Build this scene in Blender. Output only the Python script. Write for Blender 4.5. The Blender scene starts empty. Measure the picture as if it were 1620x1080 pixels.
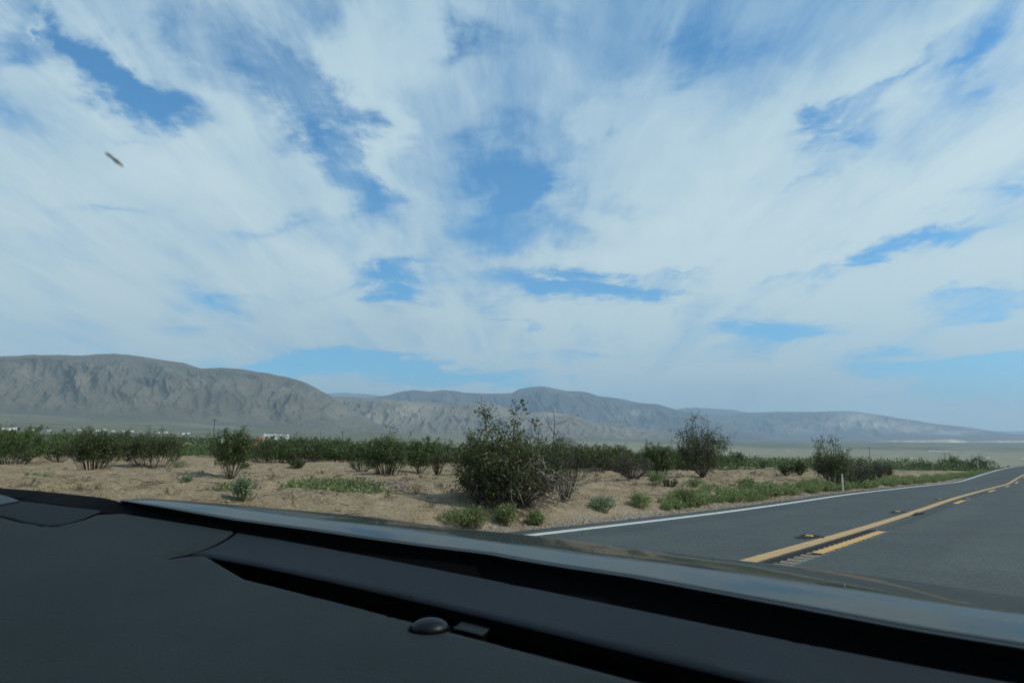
import bpy, math, random
import numpy as np
from mathutils import Vector, Matrix
from mathutils.geometry import delaunay_2d_cdt
R = math.radians
C = bpy.context.scene.collection
rng = np.random.default_rng(7)

# ------------------------------------------------------------------ camera
EYE = 1.17                                   # eye height over the lane under the car (the camera stands at x = y = 0)
FPX, PITCH = 1080.0, math.atan(157 / 1080.0)
cd = bpy.data.cameras.new('camera'); cam = bpy.data.objects.new('camera', cd); C.objects.link(cam)
cam.location = (0, 0, EYE); cam.rotation_euler = (R(90) + PITCH, 0, 0)
cd.sensor_width = 36; cd.lens = 24; cd.clip_start = 0.02; cd.clip_end = 90000
cd.dof.use_dof = True; cd.dof.focus_distance = 16; cd.dof.aperture_fstop = 15
bpy.context.scene.camera = cam

# ------------------------------------------------------------------ light
SUN_AZ, SUN_EL = R(101), R(42)               # azimuth clockwise from +Y
w = bpy.data.worlds.new('World'); bpy.context.scene.world = w; w.use_nodes = True
nt = w.node_tree; N = nt.nodes; L = nt.links; N.clear()
sl = bpy.data.lights.new('sun', 'SUN'); so = bpy.data.objects.new('sun', sl); C.objects.link(so)
sl.energy = 4.7; sl.angle = R(1.2); sl.color = (1.0, 0.93, 0.83)
sd = Vector((math.sin(SUN_AZ) * math.cos(SUN_EL), math.cos(SUN_AZ) * math.cos(SUN_EL), math.sin(SUN_EL)))
so.rotation_euler = sd.to_track_quat('Z', 'Y').to_euler(); so.location = (20, -10, 40)
vs = bpy.context.scene.view_settings
vs.view_transform = 'Standard'; vs.look = 'None'; vs.gamma = 1; vs.use_curve_mapping = False; vs.exposure = 0
cy = bpy.context.scene.cycles
cy.max_bounces = 8; cy.transparent_max_bounces = 16; cy.volume_bounces = 0


def mth(op, a, b=None, c=None, clamp=False, T=None):
    t = T or nt
    n = t.nodes.new('ShaderNodeMath'); n.operation = op; n.use_clamp = clamp
    for i, v in enumerate((a, b, c)):
        if v is None: continue
        if isinstance(v, (int, float)): n.inputs[i].default_value = v
        else: t.links.new(v, n.inputs[i])
    return n.outputs[0]


def px_dir(x, y):
    u, v = (x - 810) / FPX, (540 - y) / FPX
    cp, sp = math.cos(PITCH), math.sin(PITCH)
    return np.array([u, cp - v * sp, sp + v * cp])


def build_world():
    tc = N.new('ShaderNodeTexCoord'); sep = N.new('ShaderNodeSeparateXYZ'); L.new(tc.outputs['Generated'], sep.inputs[0])
    x, y, z = sep.outputs
    zc = mth('MAXIMUM', z, 0.0)
    # cloud layer seen as a flat sheet high above: direction / height
    den = mth('ADD', zc, 0.16)
    cx = mth('DIVIDE', x, den); cyy = mth('DIVIDE', y, den)
    P = N.new('ShaderNodeCombineXYZ'); L.new(cx, P.inputs[0]); L.new(cyy, P.inputs[1])

    def noise(scale, detail, rough, dist=0.0, off=(0, 0, 0), sc=(1, 1, 1), rot=0.0, vec=None):
        mp = N.new('ShaderNodeMapping'); mp.inputs['Location'].default_value = off
        mp.inputs['Scale'].default_value = sc; mp.inputs['Rotation'].default_value = (0, 0, rot)
        L.new(vec or P.outputs[0], mp.inputs[0])
        n = N.new('ShaderNodeTexNoise'); n.inputs['Scale'].default_value = scale; n.inputs['Detail'].default_value = detail
        n.inputs['Roughness'].default_value = rough; n.inputs['Distortion'].default_value = dist
        L.new(mp.outputs[0], n.inputs['Vector']); return n
    # tangent-plane direction coordinates for the big openings in the cloud deck
    yc = mth('MAXIMUM', y, 0.05)
    U = mth('DIVIDE', x, yc); V = mth('DIVIDE', zc, yc)
    G = N.new('ShaderNodeCombineXYZ'); L.new(U, G.inputs[0]); L.new(V, G.inputs[1])
    wn = noise(3.0, 8, 0.62, 0.3, off=(3, 1, 0))
    sub = N.new('ShaderNodeVectorMath'); sub.operation = 'SUBTRACT'; L.new(wn.outputs['Color'], sub.inputs[0]); sub.inputs[1].default_value = (.5, .5, .5)
    scl = N.new('ShaderNodeVectorMath'); scl.operation = 'MULTIPLY'; L.new(sub.outputs[0], scl.inputs[0])
    vw = mth('MULTIPLY_ADD', V, 0.42, 0.05, clamp=False)
    cw = N.new('ShaderNodeCombineXYZ'); L.new(mth('ADD', vw, 0.08), cw.inputs[0]); L.new(vw, cw.inputs[1]); L.new(cw.outputs[0], scl.inputs[1])
    add = N.new('ShaderNodeVectorMath'); add.operation = 'ADD'; L.new(G.outputs[0], add.inputs[0]); L.new(scl.outputs[0], add.inputs[1])
    Gw = add.outputs[0]

    def blob(px, py, rx, ry, ang, amt):
        d = px_dir(px, py); u, v = d[0] / d[1], d[2] / d[1]
        mp = N.new('ShaderNodeMapping'); mp.vector_type = 'TEXTURE'
        mp.inputs['Location'].default_value = (u, v, 0); mp.inputs['Rotation'].default_value = (0, 0, -R(ang))
        mp.inputs['Scale'].default_value = (rx / FPX * 2.0, ry / FPX * 2.0, 1)
        L.new(Gw, mp.inputs[0])
        g = N.new('ShaderNodeTexGradient'); g.gradient_type = 'QUADRATIC_SPHERE'; L.new(mp.outputs[0], g.inputs[0])
        return mth('MULTIPLY', g.outputs['Fac'], amt)
    gaps = [(150, 105, 160, 50, 33, 1.5), (235, 165, 80, 40, 25, .9), (85, 55, 50, 30, 40, .5), (520, 210, 120, 45, 58, 1.0), (590, 300, 55, 35, 20, .55),
            (820, 285, 90, 60, 62, 1.7), (775, 365, 60, 26, 10, .7), (900, 442, 135, 24, 3, 1.8), (625, 452, 70, 22, 5, 1.2), (655, 420, 60, 20, -20, .6),
            (1195, 518, 80, 26, 0, 1.2), (1285, 528, 60, 18, 0, .7), (1370, 400, 150, 19, -18, 1.0), (1475, 368, 90, 15, -12, .6), (1540, 470, 80, 16, -6, .8),
            (1555, 492, 70, 12, -10, .7), (1310, 215, 90, 34, -25, .75), (1260, 285, 100, 16, -14, .4), (1120, 90, 90, 75, -30, .75), (1580, 75, 120, 28, -40, .9),
            (1420, 125, 200, 24, -33, .75), (1590, 285, 90, 24, -22, .6), (350, 478, 70, 20, 0, .7), (165, 345, 70, 13, -4, .6), (440, 350, 80, 18, -10, .35),
            (430, 100, 90, 55, 42, .55), (330, 70, 70, 40, 40, .45), (690, 30, 60, 35, 10, .7), (850, 20, 60, 40, 30, .3), (450, 582, 170, 13, 0, 1.5),
            (650, 583, 170, 15, 4, 1.5), (715, 603, 120, 10, 0, 1.4), (560, 560, 90, 10, 0, .4), (1570, 592, 150, 30, -2, 2.1), (1440, 580, 120, 13, -2, 1.2),
            (780, 478, 70, 10, 0, .4), (1190, 562, 80, 9, 0, .4), (1480, 615, 120, 11, 0, .9), (820, 505, 60, 8, 0, .6), (1080, 430, 70, 9, 3, .6), (560, 470, 60, 10, 0, .5), (300, 520, 80, 8, 0, .4), (930, 560, 100, 8, 0, .45), (1610, 630, 90, 14, 0, .45), (15, 90, 60, 80, 0, .5), (500, 20, 70, 40, 50, .35),
            (935, 200, 110, 30, -10, .4), (30, 200, 60, 20, 30, .3), (230, 235, 110, 22, 10, .4), (1040, 460, 90, 12, 5, .6), (1000, 330, 90, 25, 5, .45), (960, 620, 160, 8, 0, .3)]
    puffs = [(1330, 150, 420, 55, -36, .7), (1030, 190, 110, 45, -25, .8), (1150, 370, 280, 90, -8, .6), (610, 210, 160, 26, 66, .7), (200, 300, 260, 90, 5, .5),
             (300, 200, 120, 40, -10, .3), (700, 640, 200, 10, 0, .4), (620, 500, 260, 35, 0, .4), (1250, 600, 230, 28, 0, .45), (1590, 420, 140, 40, -10, .45), (610, 60, 90, 80, 60, .5),
             (1450, 610, 80, 12, 0, .3), (10, 150, 50, 60, 30, .4), (50, 35, 18, 60, -20, .5), (880, 400, 110, 14, -5, .6), (440, 440, 260, 40, 0, .3)]
    acc = None
    for b in gaps:
        g = blob(*b[:5], -b[5]); acc = g if acc is None else mth('ADD', acc, g)
    for b in puffs:
        acc = mth('ADD', acc, blob(*b[:5], b[5]))
    n1 = noise(1.3, 10, 0.6, 0.35, sc=(1, .30, 1), rot=R(6), off=(5.3, 2.1, 0))
    n2 = noise(4.2, 9, 0.66, 0.5, sc=(1, .26, 1), rot=R(-8), off=(1.3, 7.1, 0))
    n3 = noise(0.8, 4, 0.5, 0.2, off=(9.3, 4.1, 0))
    d = mth('ADD', mth('MULTIPLY', n1.outputs[0], 1.1), mth('MULTIPLY', mth('SUBTRACT', n2.outputs[0], .30), 1.7))
    n4 = noise(13, 8, 0.72, 0.7, sc=(1, .20, 1), rot=R(10), off=(4.3, 1.1, 0))
    d = mth('ADD', d, mth('MULTIPLY', mth('SUBTRACT', n4.outputs[0], .5), 1.0))
    d = mth('ADD', mth('ADD', d, mth('MULTIPLY', acc, 1.4)), mth('MULTIPLY_ADD', mth('SUBTRACT', 0.28, zc), 0.55, -0.16))
    cov = N.new('ShaderNodeMapRange'); cov.interpolation_type = 'SMOOTHSTEP'
    L.new(d, cov.inputs[0]); cov.inputs[1].default_value = -0.50; cov.inputs[2].default_value = 0.98; cov.inputs[4].default_value = 0.97
    sky = N.new('ShaderNodeTexSky'); sky.sky_type = 'NISHITA'; sky.sun_disc = False
    sky.sun_elevation = SUN_EL; sky.sun_rotation = SUN_AZ; sky.air_density = 1.0; sky.dust_density = 0.3; sky.ozone_density = 2.0; sky.altitude = 900
    skm = N.new('ShaderNodeVectorMath'); skm.operation = 'MULTIPLY'; L.new(sky.outputs[0], skm.inputs[0]); skm.inputs[1].default_value = (0.052, 0.138, 0.175)
    # thick and thin parts of the cloud sheet
    ramp = N.new('ShaderNodeValToRGB'); e = ramp.color_ramp.elements
    e[0].position = 0.31; e[0].color = (0.32, 0.51, 0.71, 1); e[1].position = 0.58; e[1].color = (0.73, 0.855, 0.885, 1)
    sh = mth('ADD', mth('ADD', mth('MULTIPLY', n1.outputs[0], 0.40), mth('MULTIPLY', n2.outputs[0], 0.30)), mth('MULTIPLY', n3.outputs[0], 0.32))
    zfade = mth('MULTIPLY', mth('SUBTRACT', 0.30, zc), 0.45)
    sh = mth('ADD', mth('ADD', sh, zfade), mth('MULTIPLY', acc, 0.10)); L.new(sh, ramp.inputs[0])
    mix = N.new('ShaderNodeMixRGB'); L.new(cov.outputs[0], mix.inputs[0]); L.new(skm.outputs[0], mix.inputs[1]); L.new(ramp.outputs[0], mix.inputs[2])
    bg = N.new('ShaderNodeBackground'); L.new(mix.outputs[0], bg.inputs[0]); bg.inputs[1].default_value = 1.0
    out = N.new('ShaderNodeOutputWorld'); L.new(bg.outputs[0], out.inputs[0])


build_world()


# ------------------------------------------------------------------ helpers
def tag(o, label=None, cat=None, group=None, kind=None):
    for k, v in (('label', label), ('category', cat), ('group', group), ('kind', kind)):
        if v: o[k] = v
    return o


def obj(name, V, F, mat=None, parent=None, smooth=False, mats=None, mi=None):
    """V n x 3; F one array (m x k) or a list of such arrays."""
    me = bpy.data.meshes.new(name)
    V = np.asarray(V, float)
    if not isinstance(F, list): F = [F]
    F = [np.asarray(f, dtype=np.int32) for f in F if len(f)]
    me.vertices.add(len(V)); me.vertices.foreach_set('co', V.ravel())
    tot = sum(f.size for f in F); nf = sum(len(f) for f in F)
    me.loops.add(tot); me.polygons.add(nf)
    me.loops.foreach_set('vertex_index', np.concatenate([f.ravel() for f in F]))
    sizes = np.concatenate([np.full(len(f), f.shape[1]) for f in F])
    st = np.concatenate([[0], np.cumsum(sizes)[:-1]]).astype(np.int32)
    me.polygons.foreach_set('loop_start', st)
    try: me.polygons.foreach_set('loop_total', sizes.astype(np.int32))
    except Exception: pass
    me.polygons.foreach_set('use_smooth', np.full(nf, smooth))
    for m in (mats or ([mat] if mat else [])): me.materials.append(m)
    if mi is not None: me.polygons.foreach_set('material_index', np.asarray(mi, dtype=np.int32))
    me.update(calc_edges=True)
    o = bpy.data.objects.new(name, me); C.objects.link(o)
    if parent: o.parent = parent
    return o


def empty(name, loc, rz=0, **k):
    o = bpy.data.objects.new(name, None); C.objects.link(o); o.location = loc; o.rotation_euler = (0, 0, rz); o.empty_display_size = .2
    return tag(o, **k)


def gridF(nu, nv):
    i = np.arange(nu - 1)[:, None] * nv + np.arange(nv - 1)[None]
    i = i.ravel(); return np.stack([i, i + nv, i + nv + 1, i + 1], 1)


class MB:
    """collects boxes, tubes and polygons into one mesh"""
    def __init__(s): s.v = []; s.f = []
    def add(s, V, F):
        n = len(s.v); s.v += [tuple(p) for p in V]; s.f += [[i + n for i in f] for f in F]
    def box(s, x0, x1, y0, y1, z0, z1):
        s.add([(x0, y0, z0), (x1, y0, z0), (x1, y1, z0), (x0, y1, z0), (x0, y0, z1), (x1, y0, z1), (x1, y1, z1), (x0, y1, z1)],
              [[3, 2, 1, 0], [4, 5, 6, 7], [0, 1, 5, 4], [1, 2, 6, 5], [2, 3, 7, 6], [3, 0, 4, 7]])
    def tube(s, pts, rad, k=8, cap=True):
        V, F = tube_arr([(np.array(pts, float), np.array(rad, float) if hasattr(rad, '__len__') else np.full(len(pts), rad))], k)
        n = len(s.v); s.v += [tuple(p) for p in V]; s.f += [[int(i) + n for i in f] for f in F]
        if cap:
            s.f.append([n + i for i in range(k)][::-1]); m = n + (len(pts) - 1) * k; s.f.append([m + i for i in range(k)])
    def build(s, name, mat, parent=None, bevel=0, smooth=False):
        me = bpy.data.meshes.new(name); me.from_pydata(s.v, [], s.f); me.materials.append(mat); me.update()
        if smooth: me.polygons.foreach_set('use_smooth', [True] * len(me.polygons))
        o = bpy.data.objects.new(name, me); C.objects.link(o)
        if parent: o.parent = parent
        if bevel:
            b = o.modifiers.new('bevel', 'BEVEL'); b.width = bevel; b.segments = 2; b.limit_method = 'ANGLE'
        return o


def tube_arr(paths, k=3):
    Vs, Fs, n = [], [], 0
    ang = np.arange(k) / k * 2 * np.pi; ca, sa = np.cos(ang), np.sin(ang)
    for P, r in paths:
        T = np.gradient(P, axis=0); T /= np.linalg.norm(T, axis=1)[:, None] + 1e-9
        ref = np.array([0, 0, 1.]) if abs(T[0, 2]) < .9 else np.array([1., 0, 0])
        A = np.cross(T, ref); A /= np.linalg.norm(A, axis=1)[:, None] + 1e-9; B = np.cross(T, A)
        V = P[:, None] + r[:, None, None] * (A[:, None] * ca[None, :, None] + B[:, None] * sa[None, :, None])
        m = len(P); Vs.append(V.reshape(-1, 3))
        i = np.arange(m - 1)[:, None] * k + np.arange(k)[None]; j = np.arange(m - 1)[:, None] * k + (np.arange(k)[None] + 1) % k
        Fs.append(np.stack([i, j, j + k, i + k], -1).reshape(-1, 4) + n); n += m * k
    return np.concatenate(Vs), np.concatenate(Fs)


# numpy gradient noise
_perm = np.random.default_rng(3).permutation(4096)
_gr = np.random.default_rng(4).uniform(0, 2 * np.pi, 4096)


def pn(x, y):
    xi, yi = np.floor(x).astype(int), np.floor(y).astype(int); xf, yf = x - xi, y - yi
    u, v = xf * xf * xf * (xf * (xf * 6 - 15) + 10), yf * yf * yf * (yf * (yf * 6 - 15) + 10)
    def g(ix, iy, dx, dy):
        a = _gr[_perm[(ix + _perm[iy & 4095]) & 4095]]; return np.cos(a) * dx + np.sin(a) * dy
    a, b = g(xi, yi, xf, yf), g(xi + 1, yi, xf - 1, yf); c, d = g(xi, yi + 1, xf, yf - 1), g(xi + 1, yi + 1, xf - 1, yf - 1)
    return (a + (b - a) * u + ((c + (d - c) * u) - (a + (b - a) * u)) * v) * 1.4


def fbm(x, y, o=4, g=.5):
    s = 0; a = 1
    for i in range(o): s = s + a * pn(x + 17.3 * i, y + 9.1 * i); x = x * 2.03; y = y * 2.03; a *= g
    return s


def ridged(x, y, o=5, g=.5):
    s = 0; a = 1; w = 1
    for i in range(o):
        n = (1 - np.abs(pn(x + 11.7 * i, y + 5.3 * i))) ** 2 * w; s = s + a * n; w = np.clip(n * 1.6, 0, 1); x = x * 2.07; y = y * 2.07; a *= g
    return s


def sm(t, a=0., b=1.):
    t = np.clip((t - a) / (b - a), 0, 1); return t * t * (3 - 2 * t)


# ------------------------------------------------------------------ materials
def new_mat(name):
    m = bpy.data.materials.new(name); m.use_nodes = True; t = m.node_tree
    return m, t, t.nodes['Principled BSDF']


def nnode(t, typ, **k):
    n = t.nodes.new(typ)
    for a, v in k.items():
        if a in n.inputs: n.inputs[a].default_value = v
        else: setattr(n, a, v)
    return n


def tnoise(t, scale, detail=5, rough=.6, coord='Object', sc=None, dist=0):
    tc = t.nodes.new('ShaderNodeTexCoord'); n = t.nodes.new('ShaderNodeTexNoise')
    n.inputs['Scale'].default_value = scale; n.inputs['Detail'].default_value = detail; n.inputs['Roughness'].default_value = rough; n.inputs['Distortion'].default_value = dist
    v = tc.outputs[coord]
    if sc:
        mp = t.nodes.new('ShaderNodeMapping'); mp.inputs['Scale'].default_value = sc; t.links.new(v, mp.inputs[0]); v = mp.outputs[0]
    t.links.new(v, n.inputs['Vector']); return n.outputs[0]


def ramp(t, fac, stops):
    r = t.nodes.new('ShaderNodeValToRGB'); e = r.color_ramp.elements
    while len(e) > 1: e.remove(e[-1])
    e[0].position = stops[0][0]; e[0].color = (*stops[0][1], 1)
    for p, c in stops[1:]:
        q = e.new(p); q.color = (*c, 1)
    t.links.new(fac, r.inputs[0]); return r.outputs[0]


def mixc(t, fac, a, b, mode='MIX'):
    n = t.nodes.new('ShaderNodeMixRGB'); n.blend_type = mode
    for i, v in enumerate((fac, a, b)):
        if isinstance(v, (int, float)): n.inputs[i].default_value = v
        elif isinstance(v, tuple): n.inputs[i].default_value = (*v, 1)
        else: t.links.new(v, n.inputs[i])
    return n.outputs[0]


def bump(t, b, h, strength=.5, dist=.02):
    n = t.nodes.new('ShaderNodeBump'); n.inputs['Strength'].default_value = strength; n.inputs['Distance'].default_value = dist
    t.links.new(h, n.inputs['Height']); t.links.new(n.outputs[0], b.inputs['Normal']); return n


def simple(name, col, rough=.6, metal=0, spec=None, var=0, vscale=20, bmp=0, bscale=60):
    m, t, b = new_mat(name); b.inputs['Base Color'].default_value = (*col, 1); b.inputs['Roughness'].default_value = rough; b.inputs['Metallic'].default_value = metal
    if spec is not None: b.inputs['Specular IOR Level'].default_value = spec
    if var:
        f = tnoise(t, vscale, 6, .65)
        c = ramp(t, f, [(.3, tuple(c * (1 - var) for c in col)), (.7, tuple(min(1, c * (1 + var)) for c in col))]); t.links.new(c, b.inputs['Base Color'])
    if bmp: bump(t, b, tnoise(t, bscale, 4, .6), bmp, .003)
    return m


def leaf_mat(name, c0, c1, transl=.32):
    m, t, b = new_mat(name); g = t.nodes.new('ShaderNodeNewGeometry')
    oi = t.nodes.new('ShaderNodeObjectInfo')
    c = ramp(t, g.outputs['Random Per Island'], [(0, c0), (1, c1)])
    h = t.nodes.new('ShaderNodeHueSaturation'); t.links.new(c, h.inputs['Color'])
    t.links.new(mth('MULTIPLY_ADD', oi.outputs['Random'], .5, .72, T=t), h.inputs['Value'])
    t.links.new(mth('MULTIPLY_ADD', oi.outputs['Random'], .03, .485, T=t), h.inputs['Hue'])
    b.inputs['Roughness'].default_value = .55; t.links.new(h.outputs[0], b.inputs['Base Color'])
    tr = t.nodes.new('ShaderNodeBsdfTranslucent'); t.links.new(h.outputs[0], tr.inputs[0])
    mx = t.nodes.new('ShaderNodeMixShader'); mx.inputs[0].default_value = transl
    t.links.new(b.outputs[0], mx.inputs[1]); t.links.new(tr.outputs[0], mx.inputs[2]); t.links.new(mx.outputs[0], t.nodes['Material Output'].inputs[0])
    return m


M = {}
M['leaf'] = leaf_mat('creosote leaf', (.030, .053, .011), (.084, .124, .026))
M['leaf_hero'] = leaf_mat('olive leaf', (.042, .062, .013), (.118, .142, .036))
M['leaf_pale'] = leaf_mat('grey green leaf', (0.096, 0.136, 0.072), (0.192, 0.240, 0.136))
M['weed'] = leaf_mat('roadside weed', (.100, .138, .042), (.215, .260, .098), .35)
M['flower_p'] = leaf_mat('purple flower', (.15, .13, .22), (.25, .22, .32))
M['flower_y'] = leaf_mat('yellow flower', (.26, .20, .04), (.40, .30, .06))
M['wood'] = simple('grey wood', (.075, .062, .050), .9, var=.4, vscale=12)
M['wood_dark'] = simple('dark wood', (.034, .030, .020), .9, var=.4, vscale=12)
M['wood_pale'] = simple('weathered dead wood', (.24, .21, .18), .9, var=.3, vscale=15)


def sand_material():
    m, t, b = new_mat('desert sand'); b.inputs['Roughness'].default_value = .95; b.inputs['Specular IOR Level'].default_value = .15
    a = lambda n: (lambda q: q.outputs['Fac'])(nnode(t, 'ShaderNodeAttribute', attribute_name=n))
    big = tnoise(t, .22, 6, .6); mid = tnoise(t, 1.6, 7, .65); fine = tnoise(t, 22, 6, .75); wide = tnoise(t, .0035, 8, .62)
    c = ramp(t, mid, [(.28, (.165, .128, .082)), (.5, (.268, .212, .140)), (.72, (.35, .288, .198))])
    c = mixc(t, mth('MULTIPLY', big, .55, T=t), c, (.17, .125, .075))
    c = mixc(t, .75, c, ramp(t, fine, [(.32, (.22, .18, .14)), (.5, (.5, .5, .5)), (.68, (.80, .78, .74))]), 'OVERLAY')
    # small dark litter
    vo = nnode(t, 'ShaderNodeTexVoronoi', Scale=5.5, Randomness=1.0); tc = t.nodes.new('ShaderNodeTexCoord'); t.links.new(tc.outputs['Object'], vo.inputs['Vector'])
    lit = mth('MULTIPLY', mth('LESS_THAN', vo.outputs['Distance'], .17, T=t), mth('GREATER_THAN', tnoise(t, 1.1, 4, .6), .55, T=t), T=t)
    c = mixc(t, mth('MULTIPLY', lit, .65, T=t), c, (.065, .048, .032))
    # gravel by the asphalt
    gv = nnode(t, 'ShaderNodeTexVoronoi', Scale=38.0); t.links.new(tc.outputs['Object'], gv.inputs['Vector'])
    gc = ramp(t, gv.outputs['Color'], [(.1, (0.104, 0.088, 0.072)), (.5, (0.240, 0.200, 0.152)), (.9, (0.384, 0.336, 0.272))])
    c = mixc(t, a('gravel'), c, gc)
    # scrub cover: separate bushes as spots, then a closed green-grey cover far out
    sv = nnode(t, 'ShaderNodeTexVoronoi', Scale=.19, Randomness=1.0); t.links.new(tc.outputs['Object'], sv.inputs['Vector'])
    spot = mth('LESS_THAN', sv.outputs['Distance'], .52, T=t)
    green = ramp(t, wide, [(.32, (0.045, 0.064, 0.034)), (.52, (0.075, 0.094, 0.053)), (.68, (0.116, 0.124, 0.075))])
    spot = mth('MULTIPLY', spot, a('scrub'), T=t)
    c = mixc(t, spot, c, green)
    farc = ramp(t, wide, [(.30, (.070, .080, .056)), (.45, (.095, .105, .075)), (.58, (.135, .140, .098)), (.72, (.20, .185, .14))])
    c = mixc(t, a('far'), c, farc); c = mixc(t, a('sunlit_sage'), c, ramp(t, tnoise(t, .02, 6, .7), [(.35, (.125, .135, .09)), (.6, (.21, .205, .145))]))  # nearer valley coloured paler; the darker ground left beyond imitates cloud shade
    t.links.new(c, b.inputs['Base Color'])
    h = mth('ADD', mth('MULTIPLY', tnoise(t, 2.6, 8, .62), 1.0, T=t), mth('MULTIPLY', tnoise(t, 14, 5, .6), .35, T=t), T=t)
    bump(t, b, h, 1.0, .20)
    return m


# ------------------------------------------------------------------ road frame and terrain
AZ = R(38); SA, CA = math.sin(AZ), math.cos(AZ)
ZS = np.array([-60, -20, 0, 9.2, 15.9, 21.6, 31, 44.5, 61.8, 77.8, 91.9, 105.4, 116.4, 133.5, 200, 400, 1000])
ZZ = np.array([1.6, .75, 0, -.34, -.59, -.76, -1.0, -1.45, -2.06, -2.60, -2.66, -2.48, -2.43, -2.60, -4.4, -11, -26.])
LS = np.array([0, 85, 92, 105, 116, 133, 160, 200.]); LO = np.array([0, 0, -.15, -.95, -1.8, -3.0, -5.2, -9.])   # the road bends off to the right past the dip


def sl(x, y): return x * SA + y * CA, -x * CA + y * SA
def xy(s, l): return s * SA - l * CA, s * CA + l * SA
def road_z(s):
    k = np.interp(s, [50, 80], [1.3, 5.5])
    return sum(np.interp(s + q * k, ZS, ZZ) for q in (-2, -1, 0, 1, 2)) / 5
def lat_off(s): return sum(np.interp(s + q * 3, LS, LO) for q in (-2, -1, 0, 1, 2)) / 5


FR = np.log(np.array([130, 400, 1200, 3000, 7000, 14000, 30000.]))
FA = np.array([-60, -40, -20, 0, 20, 40, 60.])
FZ = np.array([[-1.5, 3, 25, 100, 300, 300, 300], [-1.6, -1, 12, 62, 235, 260, 300], [-2.0, -3, 3, 30, 120, 160, 200], [-2.9, -8, -16, -8, 45, 80, 100],
               [-3.8, -13, -33, -45, -25, 0, 30], [-4.2, -14, -44, -60, -58, -20, 0], [-4.4, -14, -44, -60, -60, -30, 0]])


def terrain(x, y):
    x = np.asarray(x, float); y = np.asarray(y, float)
    s, l = sl(x, y); r = np.hypot(x, y); az = np.degrees(np.arctan2(x, y))
    lo = l - lat_off(s)
    zr = road_z(s)
    # the verge: flat shoulder, low bank, desert floor
    up = np.interp(lo, [7.3, 8.1, 8.8, 11.5, 16, 30, 60, 120], [-.05, -.03, .22, .52, .45, .38, .62, .9])
    dn = np.interp(-lo, [2.2, 4, 8, 20], [-.05, -.3, -.1, 0])
    rise = np.where(lo > 2, up, dn)
    k = sm(lo, 8.0, 10.5) + sm(-lo, 4, 8)
    near = r < 400
    rough = np.zeros_like(r)
    if near.any():
        xn, yn = x[near], y[near]
        rough[near] = .17 * fbm(xn / 9, yn / 9, 3) + .13 * fbm(xn / 2.3 + 5, yn / 2.3, 4) + .05 * fbm(xn / .5, yn / .5, 3)
    zn = zr + rise + rough * k
    # the mound under the big roadside bush and a wash bank further on
    hx, hy = HERO
    zn = zn + .16 * np.exp(-(((x - hx) / 1.5) ** 2 + ((y - hy - .5) / .8) ** 2)) * sm(lo, 7.7, 8.6)
    zn = np.where((lo > -2.3) & (lo < 7.35), zr - .04, zn)
    # far ground
    lr = np.clip(np.log(np.maximum(r, 1.)), FR[0], FR[-1]); ia = np.clip((np.clip(az, -60, 60) - FA[0]) / 20, 0, 5.999); i0 = ia.astype(int); fa = ia - i0
    zf = np.zeros_like(r)
    cols = np.stack([np.interp(lr, FR, FZ[k]) for k in range(7)])
    idx = np.arange(r.size); c2 = cols.reshape(7, -1)
    zf = (c2[i0.ravel(), idx] * (1 - fa.ravel()) + c2[i0.ravel() + 1, idx] * fa.ravel()).reshape(r.shape)
    zf = zf + np.where(r > 500, 1, 0) * sm(r, 500, 4000) * (14 * fbm(x / 1500, y / 1500, 4) + 4 * ridged(x / 420, y / 900, 3))
    b = sm(r, 70, 160)
    return zn * (1 - b) + zf * b


HERO = (.12, 14.2)
def tz(x, y): return float(terrain(np.array([x]), np.array([y]))[0])


def ground_at(px, py, far=400):
    """the place on the ground that lies in this direction from the driver's eye"""
    d = px_dir(px, py); t = 3.0 * 1.004 ** np.arange(1400); t = t[t < far]
    z = terrain(d[0] * t, d[1] * t); k = np.argmax(EYE + d[2] * t < z)
    if k == 0: k = len(t) - 1
    return d[0] * t[k], d[1] * t[k], float(z[k]), d[1] * t[k]


def make_ground():
    a1 = np.radians(np.concatenate([np.arange(-180, -46, 4.), np.arange(-46, 50, .11), np.arange(50, 180.1, 4.)]))
    r1 = np.concatenate([[.3, 1, 2, 3, 4, 5], np.arange(5.5, 26, .12), 26 * 1.012 ** np.arange(1, 150), 26 * 1.012 ** 149 * 1.045 ** np.arange(1, 108)])
    A, Rr = np.meshgrid(a1, r1, indexing='ij'); x, y = Rr * np.sin(A), Rr * np.cos(A); z = terrain(x, y)
    o = obj('ground', np.stack([x, y, z], -1).reshape(-1, 3), gridF(len(a1), len(r1))[:, ::-1], sand_material(), smooth=True)
    s, l = sl(x, y); lo = l - lat_off(s)
    for n, v in (('gravel', (sm(lo, 7.2, 7.5) * (1 - sm(lo + .35 * fbm(x, y, 2), 7.9, 8.5)))), ('scrub', sm(Rr, 70, 110)), ('far', sm(Rr, 350, 1500)), ('sunlit_sage', sm(Rr, 700, 1700) * (1 - sm(Rr + 500 * fbm(x / 900, y / 900, 3), 3900, 4700)) * sm(np.degrees(A), -14, 10))):
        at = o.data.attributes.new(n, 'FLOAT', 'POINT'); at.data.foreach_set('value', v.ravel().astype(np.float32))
    tag(o, kind='structure', label='tan desert sand with scattered litter running out to a green valley floor', cat='ground')
    return o


make_ground()


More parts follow.
